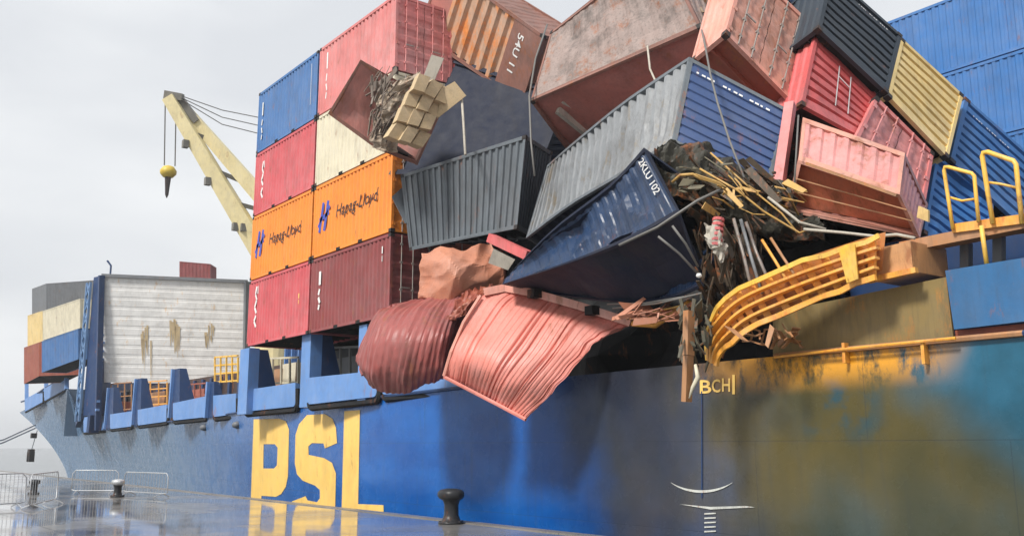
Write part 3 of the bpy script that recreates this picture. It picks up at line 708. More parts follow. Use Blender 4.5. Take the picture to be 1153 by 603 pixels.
# steelwork on the right: girder, posts, dark gap behind
m = MB()
m.slab([atY(1024, 287, 16.6), atY(1300, 234, 16.6), atY(1300, 220, 16.6), atY(1024, 275, 16.6)], 0.35)
gr = m.build('deck_girder', TAN, ship)
m = MB(); m.slab([atY(1024, 275, 16.55), atY(1300, 219.5, 16.55), atY(1300, 218, 17.6), atY(1024, 273.5, 17.6)], 0.04); m.build('girder_flange', TAN, gr)
for px, y0, y1 in ((1088, 274, 310), (1125, 262, 300)):
    m = MB(); m.bar(atY(px, y1, 16.9), atY(px, y0, 16.9), 0.16); m.build('stanchion', GREYC, ship)
m = MB(); m.box(-12.0, 6, 18.2, 18.4, 3.4, 6.0); m.build('inner_bulkhead', SHIPD, ship)
m = MB(); m.box(-55, -41.8, 24, 24.3, 3.3, 9.2); ib = m.build('inner_bulkhead', SHIPD, ship)
m = MB()
for i in range(14): m.box(-54.5 + i * .95, -54.4 + i * .95, 23.8, 23.997, 3.4, 9.1)
m.build('stiffener', SHIPB, ib)
# torn deck edge: ragged sheet painted black for the darkness under the wreck
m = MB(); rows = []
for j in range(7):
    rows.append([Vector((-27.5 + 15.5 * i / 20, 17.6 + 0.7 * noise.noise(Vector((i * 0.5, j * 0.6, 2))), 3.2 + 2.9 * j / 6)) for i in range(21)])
m.grid(rows); m.build('torn_shade_sheet', BLACKM, ship, recalc=False)

# ================================================================== CARGO
T20 = (6.06, 2.44, 2.9)
VX, VY, VZ = Vector((1, 0, 0)), Vector((0, 1, 0)), Vector((0, 0, 1))
GS = 'containers stacked upright on the ship'
GF = 'containers collapsed in a heap over the ship side'
GL = 'containers of the leaning stack'
scrawl = [(0.5, 0.98, 0.35, 0.80, .09), (0.35, 0.80, 0.6, 0.66, .09), (0.55, 0.66, 0.3, 0.5, .1), (0.3, 0.5, 0.6, 0.36, .1), (0.55, 0.3, 0.3, 0.18, .1), (0.3, 0.18, 0.62, 0.04, .1), (0.7, 0.98, 0.72, 0.8, .05)]
bars_ = [(0.5, 0.95, 0.5, 0.62, .16), (0.5, 0.52, 0.35, 0.38, .12), (0.35, 0.32, 0.6, 0.18, .13), (0.5, 0.14, 0.4, 0.02, .12)]
DASH = [(a / 14, .5, a / 14 + (.05 if a % 3 else .03), .5, .014) for a in range(14) if a not in (4, 9)]
tick = [(0.5, 1, 0.5, 0.72, .14), (0.5, 0.62, 0.5, 0.4, .08)]
leafmark = [(0.12, 0.0, 0.42, 1.0, .1), (0.55, 0.0, 0.85, 1.0, .1), (0.1, 0.42, 0.95, 0.58, .09), (0.0, 0.2, 0.3, 0.5, .07), (0.7, 0.5, 1.0, 0.8, .07)]
hl = [('strokes', 'side', 0.45, 0.95, 0.95, 1.15, BLUEM, leafmark), ('text', 'side', 1.95, 1.15, 3.3, 0.62, DARKM, 'Hapag-Lloyd')]

Z0, DZ = 6.12, 2.94
def upright(x, y, lev, mat, label, z0=Z0, dims=(6.2, 2.44, 2.88), L=None, group=GS, **k):
    t = container('container', label, straight((x, y, z0 + lev * DZ), VX, VY, VZ, dims), mat, group=group, nz=1, dent=0, depth=0.05, **k)
    for f_ in (0.36, 0.64):
        m = MB(); m.box(x + dims[0] * f_ - .16, x + dims[0] * f_ + .16, y - .004, y + .12, z0 + lev * DZ - 0.02, z0 + lev * DZ + .10); m.build('forklift_pocket', BLACKM, t)
    return t
XA, XB = -40.75, -34.4
upright(XA, 16, 0, RED, 'rose red container with white marks, lowest of the leftmost column', marks=[('strokes', 'side', 0.5, 0.7, 0.7, 1.9, WHITEM, scrawl), ('strokes', 'side', 5.1, 1.0, 0.3, 0.7, LETTER, tick)])
upright(XA, 16, 1, ORANGE, 'orange container with blue emblem at the far left of its row', marks=hl)
upright(XA, 16, 2, RED, 'rose red container between a blue one above and an orange one below', marks=[('strokes', 'side', 0.6, 0.6, 0.6, 1.8, WHITEM, scrawl)])
upright(XA, 16, 3, BLUE, 'blue container on top of the leftmost column', marks=[('strokes', 'side', 0.35, 0.5, 0.35, 1.9, WHITEM, bars_), ('strokes', 'side', 5.5, 0.7, 0.2, 1.8, WHITEM, [(0.5, 1, 0.5, 0, .07)])])
upright(XB, 16, 0, MAROON, 'maroon ribbed container under the right orange one', marks=[('strokes', 'side', 0.5, 0.8, 0.55, 1.6, WHITEM, bars_), ('strokes', 'side', 5.5, 1.6, 0.25, 0.9, WHITEM, tick), ('text', 'end1', 1.7, 2.1, 0.5, 0.3, WHITEM, 'LC')])
upright(XB, 16, 1, ORANGE, 'orange container with blue emblem above the maroon one', marks=hl)
upright(XB, 16, 2, CREAM, 'cream container wedged under the pink one, half hidden by a torn box')
upright(XB, 16, 3, PINK, 'pink red container with door end showing, highest at the stack\'s right end', marks=[('strokes', 'side', 0.55, 0.5, 0.35, 2.1, WHITEM, bars_)])
for l_, mm, lb_ in ((0, REDBR, 'dark red container in the second row behind the maroon one'), (1, NAVYD, 'deep navy container in the second row behind the orange ones'), (2, MAROON, 'maroon container in the second row behind the cream one'), (3, CORAL, 'coral red container end just right of the pink one at the top')):
    upright(XB, 18.5, l_, mm, lb_)
upright(XA, 18.5, 0, MAROON, 'maroon container in the second row, lowest, behind the leftmost column')
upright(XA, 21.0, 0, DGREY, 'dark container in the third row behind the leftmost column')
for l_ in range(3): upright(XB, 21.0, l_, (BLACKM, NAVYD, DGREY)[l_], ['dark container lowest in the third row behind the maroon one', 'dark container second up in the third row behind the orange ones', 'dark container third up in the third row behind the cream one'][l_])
# stack of bright blue containers far behind on the right
for l_, (x0, lab) in enumerate([(-30, 'bright blue long container low on the far right behind the leaning stack'), (-30, 'bright blue long container third from the top behind the leaning stack'), (-30, 'bright blue long container second from the top at the far right'), (-21.5, 'bright blue long container topmost at the right edge of the photo')]):
    container('container', lab, straight((x0 + 9.2 if l_ < 3 else x0, 34, 6.1 + l_ * 2.93 + 0.9), VX, VY, VZ, (12.2, 2.44, 2.88)), BLUE2, nz=1, dent=0, group='bright blue containers behind on the right')
for l_, lab in enumerate(['bright blue container at the right frame edge, lowest of its column', 'bright blue container at the right frame edge, second layer', 'bright blue container at the right frame edge, third layer', 'bright blue container at the right frame edge, top layer']):
    container('container', lab, straight((-8.7, 34, 7.0 + l_ * 2.93), VX, VY, VZ, (12.2, 2.44, 2.88)), BLUE2, nz=1, dent=0, group='bright blue containers behind on the right')

# bow stacks
def boxpx(name, lab, x0, x1, yb0, yb1, yt0, yt1, d0, d1, mat, deep, group, rfl=None, ends=('corr', 'corr')):
    """front long face given by its four picture corners and depths"""
    a, b, c_, d_ = atd(x0, yb0, d0), atd(x1, yb1, d1), atd(x1, yt1, d1), atd(x0, yt0, d0)
    dv = Vector(deep)
    L = (b - a).length; H = (d_ - a).length
    return container('container', lab, Cage([(0, [a, a + dv, d_ + dv, d_]), (1, [b, b + dv, c_ + dv, c_])], (L, dv.length, H)), mat, ends=ends, dent=0, nz=1, castings=False, group=group, per=0.5)
GB = 'containers stacked at the bow'
dp = (0.6, 2.6, 0)
boxpx('container', 'blue container low in the bow stack behind the lattice tower', 47, 88, 419, 404, 384, 370, 112, 104, BLUE, dp, GB)
boxpx('container', 'pale cream container above the blue one at the bow', 48, 90, 383, 369, 350, 336, 112, 104, CREAM, dp, GB)
dq = (5.5, 3.5, 0)
boxpx('container', 'rust brown container lowest at the very front of the bow', 27, 44, 432, 423, 391, 385, 122, 117, REDBR, dq, GB)
boxpx('container', 'mustard container in the middle of the foremost bow column', 31, 47, 390, 384, 355, 350, 122, 117, YELL, dq, GB)
boxpx('container', 'dark grey container on top of the foremost bow column', 36, 52, 354, 349, 325, 319, 122, 117, GREYC, (9, 6, 0), GB)
boxpx('container', 'small red brown container standing alone above the pale wall', 202, 237, 319, 319, 294, 297, 118, 117, MAROON, (-1.95, 1.46, 0), GB)
# tower the lone container rests on
pz = atd(202, 319, 118); pe = atd(237, 319, 117)
m = MB(); m.hexa([Vector((q.x, q.y, 3.0)) for q in (pz, pe, pe + Vector((-1.95, 1.46, 0)), pz + Vector((-1.95, 1.46, 0)))] + [Vector((q.x, q.y, pz.z - 0.05)) for q in (pz, pe, pe + Vector((-1.95, 1.46, 0)), pz + Vector((-1.95, 1.46, 0)))]); m.build('stacking_frame', GREYC, ship)

# ---- the leaning stack, door ends towards us
PM, NM = Vector((-12.6, 23.1, 10.9)), Vector((0.97, -0.1, 0.22)).normalized()
def leaning(lab, quad, mat, ends, L=6.06, off=0.0, ax=None, dims=(2.44, 2.59), **k):
    ax = ax or NM
    f = [atpl(x, y, PM + NM * off, NM) for x, y in quad]    # v0w0, v1w0, v1w1, v0w1
    b = [p - ax * L for p in f]
    return container('container', lab, Cage([(0, b), (1, f)], (L, dims[0], dims[1])), mat, ends=ends, group=GL, **k)
leaning('peach container with rusty door bars facing out, upper left of the leaning stack', [(817, 37), (893, 115), (915, 27), (838, -45)], PEACH, ('corr', 'doorx'), L=1.3, off=-0.9, endmats=(None, PEACHD), floormat=REDBR, seed=1)
leaning('coral red container with broad ribs, left of the sand yellow one', [(902, 117), (981, 160), (988, 104), (920, 31)], CORAL, ('corr', 'ribs'), off=-0.3, seed=2, dent=0.05, marks=[('strokes', 'end1', 0.9, 0.6, 0.9, 1.5, WHITEM, [(0.1, 1, 0.2, 0, .02), (0.6, 1, 0.7, 0, .02), (0.1, 0.75, 0.6, 0.7, .02)])])
leaning('dark slate ribbed container above the coral red one', [(921, 31), (1000, 105), (1016, 40), (935, -32)], DGREY, ('corr', 'ribs'), seed=3, marks=[('strokes', 'end1', 1.0, 2.2, 1.0, 0.2, WHITEM, DASH)])
leaning('sand yellow ribbed container on the leaning stack\'s right shoulder', [(1000, 107), (1068, 178), (1085, 107), (1015, 42)], YELL, ('corr', 'ribs'), seed=4)
leaning('blue ribbed container lying below the sand yellow one at the right', [(1070, 180), (1160, 262), (1178, 190), (1087, 109)], BLUE, ('corr', 'ribs'), off=-0.25, seed=5, marks=[('strokes', 'end1', 0.3, 2.1, 1.1, 0.12, WHITEM, DASH)])
leaning('pink container with door bars below the coral and yellow ones', [(940, 200), (1036, 264), (1052, 172), (987, 108)], PINK, ('corr', 'doorx'), off=-0.15, seed=6, dent=0.06, endmats=(None, paint('paint_pink_door', (0.62, 0.24, 0.23), rust=0.2, dirt=0.4, fade=0.2)))
leaning('small blue container end at the top between peach and slate ones', [(868, -30), (917, 27), (928, -10), (880, -70)], BLUE, ('corr', 'ribs'), off=-1.4, seed=7)
leaning('crumpled bright blue container squeezed under the right of the leaning stack', [(1040, 262), (1110, 305), (1120, 225), (1055, 174)], BLUE2, ('corr', 'ribs'), off=-0.35, seed=8, dent=0.12)
leaning('dark blue container tucked behind the right railing', [(1120, 300), (1200, 340), (1210, 265), (1130, 226)], BLUE, ('corr', 'ribs'), off=-0.5, seed=9)

# ---- the collapsed heap
def hexq(lab, c8, dims, mat, **k):
    """eight (px, py, depth) corners: u0 ring then u1 ring, each v0w0, v1w0, v1w1, v0w1"""
    p = [atd(*q) for q in c8]
    return container('container', lab, Cage([(0, p[:4]), (1, p[4:])], dims), mat, group=k.pop('group', GF), **k)
# tilted brown container with rusty ribs at the top
q0 = [(470, 38, 36.5), (523, 42, 38.5), (546, -27, 37.5), (497, -42, 35.8)]; q1 = [(587, 117, 34), (636, 121, 35.5), (665, 46, 34.2), (612, 40, 33)]
rb = hexq('tilted brown container with orange rusty ribs at the top of the heap', q0 + q1, (6.06, 2.44, 2.59), BROWN, ends=('corr', 'corr'), dent=0.04, seed=11, skip=(('side', 0),),
     marks=[('vtextd', 'side', 4.9, 0.75, 0.30, 1.4, WHITEM, '54U 11')])
P8 = [atd(*q) for q in q0 + q1]; cg = Cage([(0, P8[:4]), (1, P8[4:])], (6.06, 2.44, 2.59))
def strip(a, b, smp, mt, nm_, lab=None):
    m = MB(); m.grid([[cg.pt(x, 0.02 + 0.13 * k + 0.04 * abs(noise.noise(Vector((x * .8, z, 4)))), z) for x, k in smp] for z in [0.11 + 2.37 * j / 8 for j in range(9)]]); m.build(nm_, mt, rb, recalc=False, label=lab)
strip(0.11, 1.3, lin_samples(0.11, 1.2, 5), SMOOTHBR, 'side_panel', 'smooth rose brown panel')
strip(1.3, 4.5, corr_samples(1.2, 4.5, 0.55), RUSTY, 'side_panel', 'broad orange rusty ribs')
strip(4.7, 5.95, lin_samples(4.5, 5.95, 6), BROWN, 'side_panel', 'flat sooty brown panel')
# long weathered taupe container with its smooth underside towards us
q0 = [(597, 114, 29.5), (640, 172, 31), (700, 120, 33), (620, 36, 31)]; q1 = [(790, 30, 26.2), (846, 98, 26.8), (858, 30, 28.5), (742, -62, 27.6)]
tc_ = hexq('long weathered taupe container with a dark smooth underside, across the top of the heap', q0 + q1, (7.0, 2.44, 2.9), TAUPE, floormat=SMOOTHBR, framemat=BROWN, dent=0.09, ends=('corr', 'corr'), seed=12, nz=10, per=0.5, depth=0.012, skip=('members',))
m = MB(); a, b = atd(628, 124, 29.6), atd(659, 149, 30.2)
m.bar(a, b, 0.16, 0.2); m.bar(a + Vector((0.25, 0, 0.25)), b + Vector((0.25, 0, 0.25)), 0.10, 0.16); o = m.build('forklift_pocket', PALECARD, tc_)
# navy container showing its underside
q0 = [(438, 196, 33.5), (500, 62, 36), (560, 60, 38), (500, 190, 36)]; q1 = [(604, 196, 31.5), (640, 108, 33), (690, 110, 35), (660, 196, 34)]
hexq('deep navy container with its flat underside showing below the brown ribbed one', q0 + q1, (6.06, 2.9, 2.44), NAVYD, floormat=NAVYD, dent=0.02, depth=0.01, ends=('corr', 'corr'), seed=13, skip=('members',))
# slate container
q0 = [(461, 282, 31.4), (470, 276, 33.5), (462, 196, 33.5), (451, 197, 31.4)]; q1 = [(582, 257, 27.6), (604, 268, 29.4), (622, 171, 29.8), (592, 152, 28)]
hexq('slate grey ribbed container hanging level in front of the heap', q0 + q1, (6.06, 2.44, 2.7), SLATE, dent=0.03, per=0.3, depth=0.075, ends=('corr', 'corr'), endmats=(DGREY, DGREY), seed=14)
# bent silver container with a navy ribbed end
def ring_(*a): return [atd(*q) for q in a]
st = [(0, ring_((592, 268, 26.6), (640, 300, 27.5), (668, 215, 29), (616, 186, 27.6))),
      (0.35, ring_((640, 232, 25.2), (700, 270, 26), (735, 180, 27), (648, 158, 26.2))),
      (0.68, ring_((697, 198, 23.5), (770, 240, 24), (805, 150, 25), (705, 112, 24.6))),
      (1, ring_((757, 160, 21.6), (867, 213, 20.9), (892, 125, 22.2), (776, 64, 22.8)))]
container('container', 'bent silver grey container with a navy ribbed end, middle of the heap', Cage(st, (8.5, 2.6, 2.7)), SILVER, ends=('none', 'ribs'), endmats=(None, NAVY), framemat=SLATE, roofmat=SILVER, dent=0.06, nz=10, per=0.36, depth=0.11, group=GF, seed=15, floormat=NAVYD, castings=False,
          marks=[('strokes', 'end1', 0.25, 2.30, 1.9, 0.10, WHITEM, DASH)])
# crushed blue container tapering to a point on its left
st = [(0, ring_((565, 320, 24.2), (600, 327, 25), (602, 322, 25.6), (568, 314, 24.6))),
      (0.35, ring_((640, 296, 22.2), (668, 338, 23), (690, 300, 24.5), (622, 258, 23))),
      (0.7, ring_((706, 270, 20.4), (742, 341, 21.2), (760, 290, 23), (686, 208, 21.6))),
      (1, ring_((766, 238, 19.2), (793, 322, 19.8), (830, 240, 21), (725, 166, 20.4)))]
container('container', 'crushed dark blue container tapering to a point above the salmon sheet', Cage(st, (6.06, 2.44, 2.4)), TARP, ends=('none', 'none'), floormat=NAVYD, framemat=NAVYD, roofmat=NAVYD, dent=0.24, nz=18, per=0.30, depth=0.03, group=GF, seed=16, castings=False, skip=('members',),
          marks=[('vtextd', 'side', 5.45, 0.9, 0.28, 1.3, WHITEM, '2KLU 102')])
# torn brown container end with cartons spilling
q0 = [(424, 168, 30.6), (470, 186, 31.6), (500, 120, 32.2), (449, 97, 31)]; q1 = [(369, 128, 30.2), (420, 150, 32.5), (450, 92, 32.5), (406, 67, 30.4)]
box_ = hexq('broken brown container end spilling cartons beside the cream one', q0 + q1, (2.3, 2.0, 2.2), SMOOTHBR, dent=0.14, nz=8, per=1.2, depth=0.006, ends=('none', 'none'), seed=17, framemat=BROWN, castings=False)
def chunk(name, lab, pts, d0, thick, mat, cat_, group=None, dent=0.0):
    q = [atd(x, y, d0 + (dd if len(p_) > 2 else 0)) for p_ in pts for x, y, dd in [(p_[0], p_[1], p_[2] if len(p_) > 2 else 0)]]
    m = MB(); m.slab(q, thick); return tag(m.build(name, mat, origin=q[0]), lab, cat_, group)
cq = [Vector(q) for q in ((431, 157), (470, 168), (507, 104), (468, 86))]
k_ = 0
for a in range(4):
    for b in range(3):
        u0, u1, v0, v1 = b / 3, (b + 1) / 3, a / 4, (a + 1) / 4
        def cp(u, v): return (cq[0] * (1 - u) + cq[1] * u) * (1 - v) + (cq[3] * (1 - u) + cq[2] * u) * v
        ctr = cp((u0 + u1) / 2, (v0 + v1) / 2); q = []
        jx, jy = random.uniform(-1.2, 1.2), random.uniform(-1.2, 1.2); ro = random.uniform(-.12, .12)
        for u, v in ((u0, v0), (u1, v0), (u1, v1), (u0, v1)):
            d_ = (cp(u, v) - ctr) * 0.93; q.append((ctr.x + d_.x * math.cos(ro) - d_.y * math.sin(ro) + jx, ctr.y + d_.x * math.sin(ro) + d_.y * math.cos(ro) + jy, 0.02 * (d_.x + ctr.x - 468) - 0.006 * d_.y))
        rn = ('lowest', 'second lowest', 'second highest', 'highest')[a]; cn = ('left', 'middle', 'right')[b]
        o = chunk('carton', 'tan carton at the %s of the %s row of the spilled pile' % (cn, rn), q, 29.6 + random.uniform(-.12, .12), 0.3, CARTON, 'carton', 'cartons spilling from the torn container')
chunk('card_sheet', 'pale pinkish card sheet sticking up from the spilled cartons', [(470, 105), (482, 108), (500, 66), (486, 62)], 30.4, 0.05, PALECARD, 'sheet')
chunk('card_sheet', 'flat tan card flap to the right of the cartons', [(492, 134), (525, 108), (512, 92), (498, 100)], 29.9, 0.05, CARTON, 'sheet')
def shard_mesh(cx_, cy_, n, sx, sy, d, mat, name, lab, L0=10, L1=40, ang=None, th=0.05):
    m = MB()
    for i in range(n):
        x = cx_ + random.uniform(-sx, sx); y = cy_ + random.uniform(-sy, sy); a = (ang if ang is not None else random.uniform(0, 3.14)) + random.uniform(-.5, .5); l = random.uniform(L0, L1) / 2
        dd = d + random.uniform(-.7, .7)
        p = atd(x - l * math.cos(a), y - l * math.sin(a), dd); q = atd(x + l * math.cos(a), y + l * math.sin(a), dd + random.uniform(-.5, .5))
        mid = p.lerp(q, 0.5) + Vector((random.uniform(-.12, .12), random.uniform(-.1, .1), random.uniform(-.12, .12)))
        if i % 2: m.bar(p, mid, th * random.uniform(.6, 1.6), th * .5); m.bar(mid, q, th * random.uniform(.6, 1.6), th * .5)
        else:
            wv = Vector((random.uniform(-.1, .1), random.uniform(-.1, .1), random.uniform(-.12, .12)))
            m.slab([p, q, q + wv, p + wv * 1.4], 0.02)
    return tag(m.build(name, mat, origin=atd(cx_, cy_, d)), lab, 'wreckage', kind='stuff')
shard_mesh(430, 120, 70, 13, 30, 30.0, paint('torn_grey_metal', (0.20, 0.16, 0.13), rust=0.2, dirt=0.4, scale=3), 'torn_metal_strips', 'tangle of torn grey metal strips beside the spilled cartons', 10, 30, 2.0, 0.05)

# ---- crumpled sheets
def patch(name, lab, ctrl, mat, nu=60, nv=44, corr=None, noise_amp=0.06, thick=0.05, cat_='sheet', group=None, fold=0.0, seed=0, ragged=0.0, freq=1.0, crum=None):
    R_ = len(ctrl); C_ = len(ctrl[0]); P = [[atd(*q) for q in r] for r in ctrl]
    def row(r, t):
        t *= C_ - 1; i = min(int(t), C_ - 2); f = t - i
        return cat(r[max(i - 1, 0)], r[i], r[i + 1], r[min(i + 2, C_ - 1)], f)
    def at(u, v):
        col = [row(r, u) for r in P]; v *= R_ - 1; i = min(int(v), R_ - 2); f = v - i
        return cat(col[max(i - 1, 0)], col[i], col[i + 1], col[min(i + 2, R_ - 1)], f)
    rows = []
    for j in range(nv + 1):
        r = []
        for i in range(nu + 1):
            u, v = i / nu, j / nv
            uu = u + ragged * (noise.noise(Vector((v * 9, seed, 0)))) * max(0, (u - 0.86) / 0.14)
            p = at(min(max(uu, 0), 1), v); r.append(p)
        rows.append(r)
    # offsets along the normal
    out = []
    for j in range(nv + 1):
        r = []
        for i in range(nu + 1):
            a = rows[j][min(i + 1, nu)] - rows[j][max(i - 1, 0)]; b = rows[min(j + 1, nv)][i] - rows[max(j - 1, 0)][i]
            n = a.cross(b).normalized(); 
            if n.dot(CAM - rows[j][i]) < 0: n = -n
            q = Vector((i / nu * 4 * freq + seed, j / nv * 4 * freq, seed)); d = noise_amp * (noise.noise(q) + 0.5 * noise.noise(q * 2.3) + 0.15 * noise.noise(q * 5))
            if fold: d += fold * abs(noise.noise(Vector((i / nu * 9 + 0.8 * noise.noise(q), j / nv * 1.2, seed + 3))))
            if crum:
                cq = Vector((i / nu * crum[1] + seed, j / nv * crum[2], seed * 1.3)); d += crum[0] * (noise.voronoi(cq)[0][0] + 0.35 * noise.voronoi(cq * 2.6)[0][0] - 0.5)
            if corr:
                ax_, num, dp_ = corr
                if ax_ == 'list':
                    uu_ = i / nu + 0.006 * noise.noise(q * 1.2); ph_ = (uu_ * 24) % 1; d -= 0.011 * (1 if ph_ > 0.55 else 0); d -= dp_ * max(max(0, 1 - abs(uu_ - c_) / 0.009) for c_ in num)
                    r.append((rows[j][i] + n * d, n)); continue
                ph = ((i / nu if ax_ == 'u' else j / nv) * num + 0.05 * noise.noise(q * 1.5)) % 1
                d -= dp_ * (1 if 0.5 < ph < 0.82 else 0 if ph < 0.34 else 0.5)
            r.append((rows[j][i] + n * d, n))
        out.append(r)
    m = MB(); m.grid([[p for p, n in r] for r in out]); k = len(m.v); m.grid([[p - n * thick for p, n in r] for r in out])
    W_ = nu + 1; ed = [j * W_ for j in range(nv + 1)] + [nv * W_ + i for i in range(1, nu + 1)] + [j * W_ + nu for j in range(nv - 1, -1, -1)] + [i for i in range(nu - 1, 0, -1)]
    for a, b in zip(ed, ed[1:] + ed[:1]): m.f.append((a, b, b + k, a + k))
    ctr = P[R_ // 2][C_ // 2]
    return tag(m.build(name, mat, origin=ctr), lab, cat_, group)
salm = patch('torn_container_panel', 'large salmon pink torn container panel hanging over the hull', [
    [(500, 424, 24.3), (536, 442, 24.0), (566, 457, 23.5), (592, 471, 23.1)],
    [(508, 397, 24.3), (545, 414, 23.4), (582, 430, 23.0), (626, 438, 22.9)],
    [(522, 364, 24.6), (563, 382, 23.7), (608, 396, 23.1), (658, 400, 22.9)],
    [(541, 334, 25.0), (590, 346, 24.3), (634, 358, 23.6), (682, 376, 23.0)],
    [(562, 324, 25.2), (606, 332, 24.7), (652, 344, 24.0), (711, 364, 23.2)]], SALMON, nu=144, nv=50, corr=('list', [.17, .21, .45, .49, .56, .72, .76, .93], 0.06), noise_amp=0.07, ragged=0.07, seed=2, crum=(0.05, 3.0, 2.0), freq=0.45)
m = MB()
pts = [atd(500, 424, 24.2), atd(536, 442.5, 23.9), atd(566, 458, 23.4), atd(592, 472, 23.0)]
m.tube(pts, 0.05, 6); m.build('bottom_rail', SALMON, salm); 
m = MB(); m.tube([atd(500, 423, 24.2), atd(508, 396, 24.2), atd(522, 363, 24.5), atd(541, 333, 24.9)], 0.05, 6); m.build('side_rail', PEACH, salm)
m = MB(); tp_ = [atd(545, 329, 25), atd(570, 324, 25), atd(606, 331, 24.5), atd(652, 344, 23.8), atd(711, 363, 23.1)]
for a, b in zip(tp_, tp_[1:]): m.bar(a, b, 0.17, 0.2)
tr = m.build('top_rail', PEACH, salm)
for px, py, dd in ((603, 331, 24.4), (668, 350, 23.5)):
    m = MB(); p = atd(px, py, dd); m.box(p.x - .14, p.x + .14, p.y - .16, p.y + .1, p.z - .1, p.z + .12); m.build('rail_slot_shade', BLACKM, tr)
k1 = patch('crumpled_container_shell', 'rounded crumpled rose brown container shell left of the salmon panel', [
    [(404, 398, 27.4), (418, 437, 26.4), (455, 440, 25.6), (492, 426, 25.3), (503, 422, 26.0)],
    [(403, 404, 27.2), (416, 416, 25.8), (456, 418, 25.0), (496, 410, 24.9), (508, 406, 26.0)],
    [(412, 386, 27.2), (424, 382, 25.8), (464, 384, 24.9), (502, 378, 25.0), (516, 376, 26.2)],
    [(428, 352, 27.4), (440, 350, 26.6), (480, 350, 25.8), (512, 350, 25.8), (530, 356, 26.6)],
    [(430, 350, 28.5), (462, 340, 28.0), (496, 331, 27.4), (522, 326, 27.2), (542, 334, 27.4)]], SALMOND, nu=110, nv=60, noise_amp=0.10, fold=0.05, crum=(0.16, 7, 1.6), thick=0.06, freq=0.6, cat_='container shell', seed=5, corr=('u', 24, 0.022))
m = MB(); 
m.add([atd(405, 400, 27.4), atd(430, 350, 28.5), atd(540, 334, 28.4), atd(520, 380, 28), atd(503, 422, 27), atd(430, 436, 27.2)], [(0, 1, 2, 3, 4, 5)]); m.build('back_wall', SALMOND, k1)
patch('crushed_container_end', 'copper brown crushed container piece under the slate grey one', [
    [(474, 336, 27.6), (500, 336, 27.0), (530, 332, 26.8), (556, 326, 27.2)],
    [(475, 318, 27.6), (500, 318, 26.7), (528, 316, 26.6), (566, 310, 27.2)],
    [(476, 300, 27.7), (500, 298, 26.8), (530, 296, 27.0), (560, 292, 27.6)],
    [(477, 288, 28.0), (504, 284, 27.6), (530, 280, 27.6), (552, 276, 28.0)]], COPPER, nu=40, nv=30, noise_amp=0.05, fold=0.0, crum=(0.45, 2.2, 1.6), seed=8, freq=0.45, cat_='container piece')
chunk('pale_bag', 'crumpled pale grey sheet between the copper brown piece and the blue container', [(550, 296), (572, 304), (580, 292), (556, 280)], 26.4, 0.3, PALECARD, 'sheet')
m = MB(); m.bar(atd(553, 268, 27.2), atd(596, 288, 26), 0.28, 0.25); tag(m.build('red_beam', CORAL, origin=atd(570, 276, 27)), 'short red beam end above the pale crumpled sheet', 'beam')
m = MB(); m.slab([atd(441, 222, 31.6), atd(456, 252, 31.4), atd(470, 246, 31.6), atd(452, 212, 31.8)], 0.05); tag(m.build('grey_flap', SLATE, origin=atd(450, 235, 31.5)), 'grey steel flap beside the left end of the slate container', 'sheet')
patch('crushed_container_corner', 'dark brown crushed corner piece at the top of the salmon panel', [
    [(503, 362, 25.4), (515, 358, 25.2), (530, 350, 25.3)], [(512, 345, 25.6), (528, 340, 25.4), (545, 332, 25.4)], [(520, 330, 26), (536, 328, 26), (556, 322, 26)]], REDBR, nu=20, nv=16, noise_amp=0.2, fold=0.2, seed=9, cat_='container piece')

# pink twisted container with torn floor, against the leaning stack
q0 = [(899, 180, 20.6), (884, 238, 20.9), (890, 205, 23.5), (904, 132, 22.0)]; q1 = [(1013, 219, 19.0), (1036, 268, 19.3), (1045, 230, 22.0), (1019, 172, 20.2)]
tw = hexq('pink container twisted open with red brown floor showing, above the yellow walkway', q0 + q1, (3.2, 1.9, 1.0), paint('paint_pink_scuffed', (0.66, 0.25, 0.23), rust=0.25, dirt=0.4, fade=0.22), floormat=paint('torn_floor_red', (0.58, 0.16, 0.07), rust=0.5, dirt=0.4), framemat=PEACHD, dent=0.05, nz=5, per=0.45, depth=0.05, skip=('members',), ends=('none', 'corr'), seed=21, group=GL, castings=False)
m = MB()
for f_ in (0.35, 0.6): m.bar(atd(899 - 14 * f_, 180 + 58 * f_, 20.55 + .3 * f_), atd(1013 + 23 * f_, 219 + 49 * f_, 18.95 + .3 * f_), 0.025)
m.bar(atd(908, 184, 20.25), atd(1010, 220, 18.8), 0.08, 0.06); m.build('floor_beam', TAN, tw)
m = MB(); m.slab([atd(1034, 245, 19.6), atd(1047, 250, 19.4), atd(1047, 237, 19.4), atd(1036, 232, 19.6)], 0.06); tag(m.build('yellow_plate', YELL, origin=atd(1040, 240, 19.5)), 'small pale yellow plate at the lower right corner of the twisted pink container', 'plate')
m = MB(); m.slab([atd(926, 199, 20.6), atd(938, 204, 20.4), atd(935, 218, 20.9), atd(922, 212, 21.0)], 0.04); tag(m.build('ochre_patch_plate', OCHRE, origin=atd(930, 208, 20.6)), 'small ochre plate fixed on the torn red brown floor', 'plate')
m = MB(); m.bar(atd(890, 118, 22.3), atd(874, 228, 20.6), 0.22, 0.22); tag(m.build('pink_corner_post', PINK, origin=atd(880, 170, 21)), 'long pink corner post standing right of the navy ribbed end', 'post')

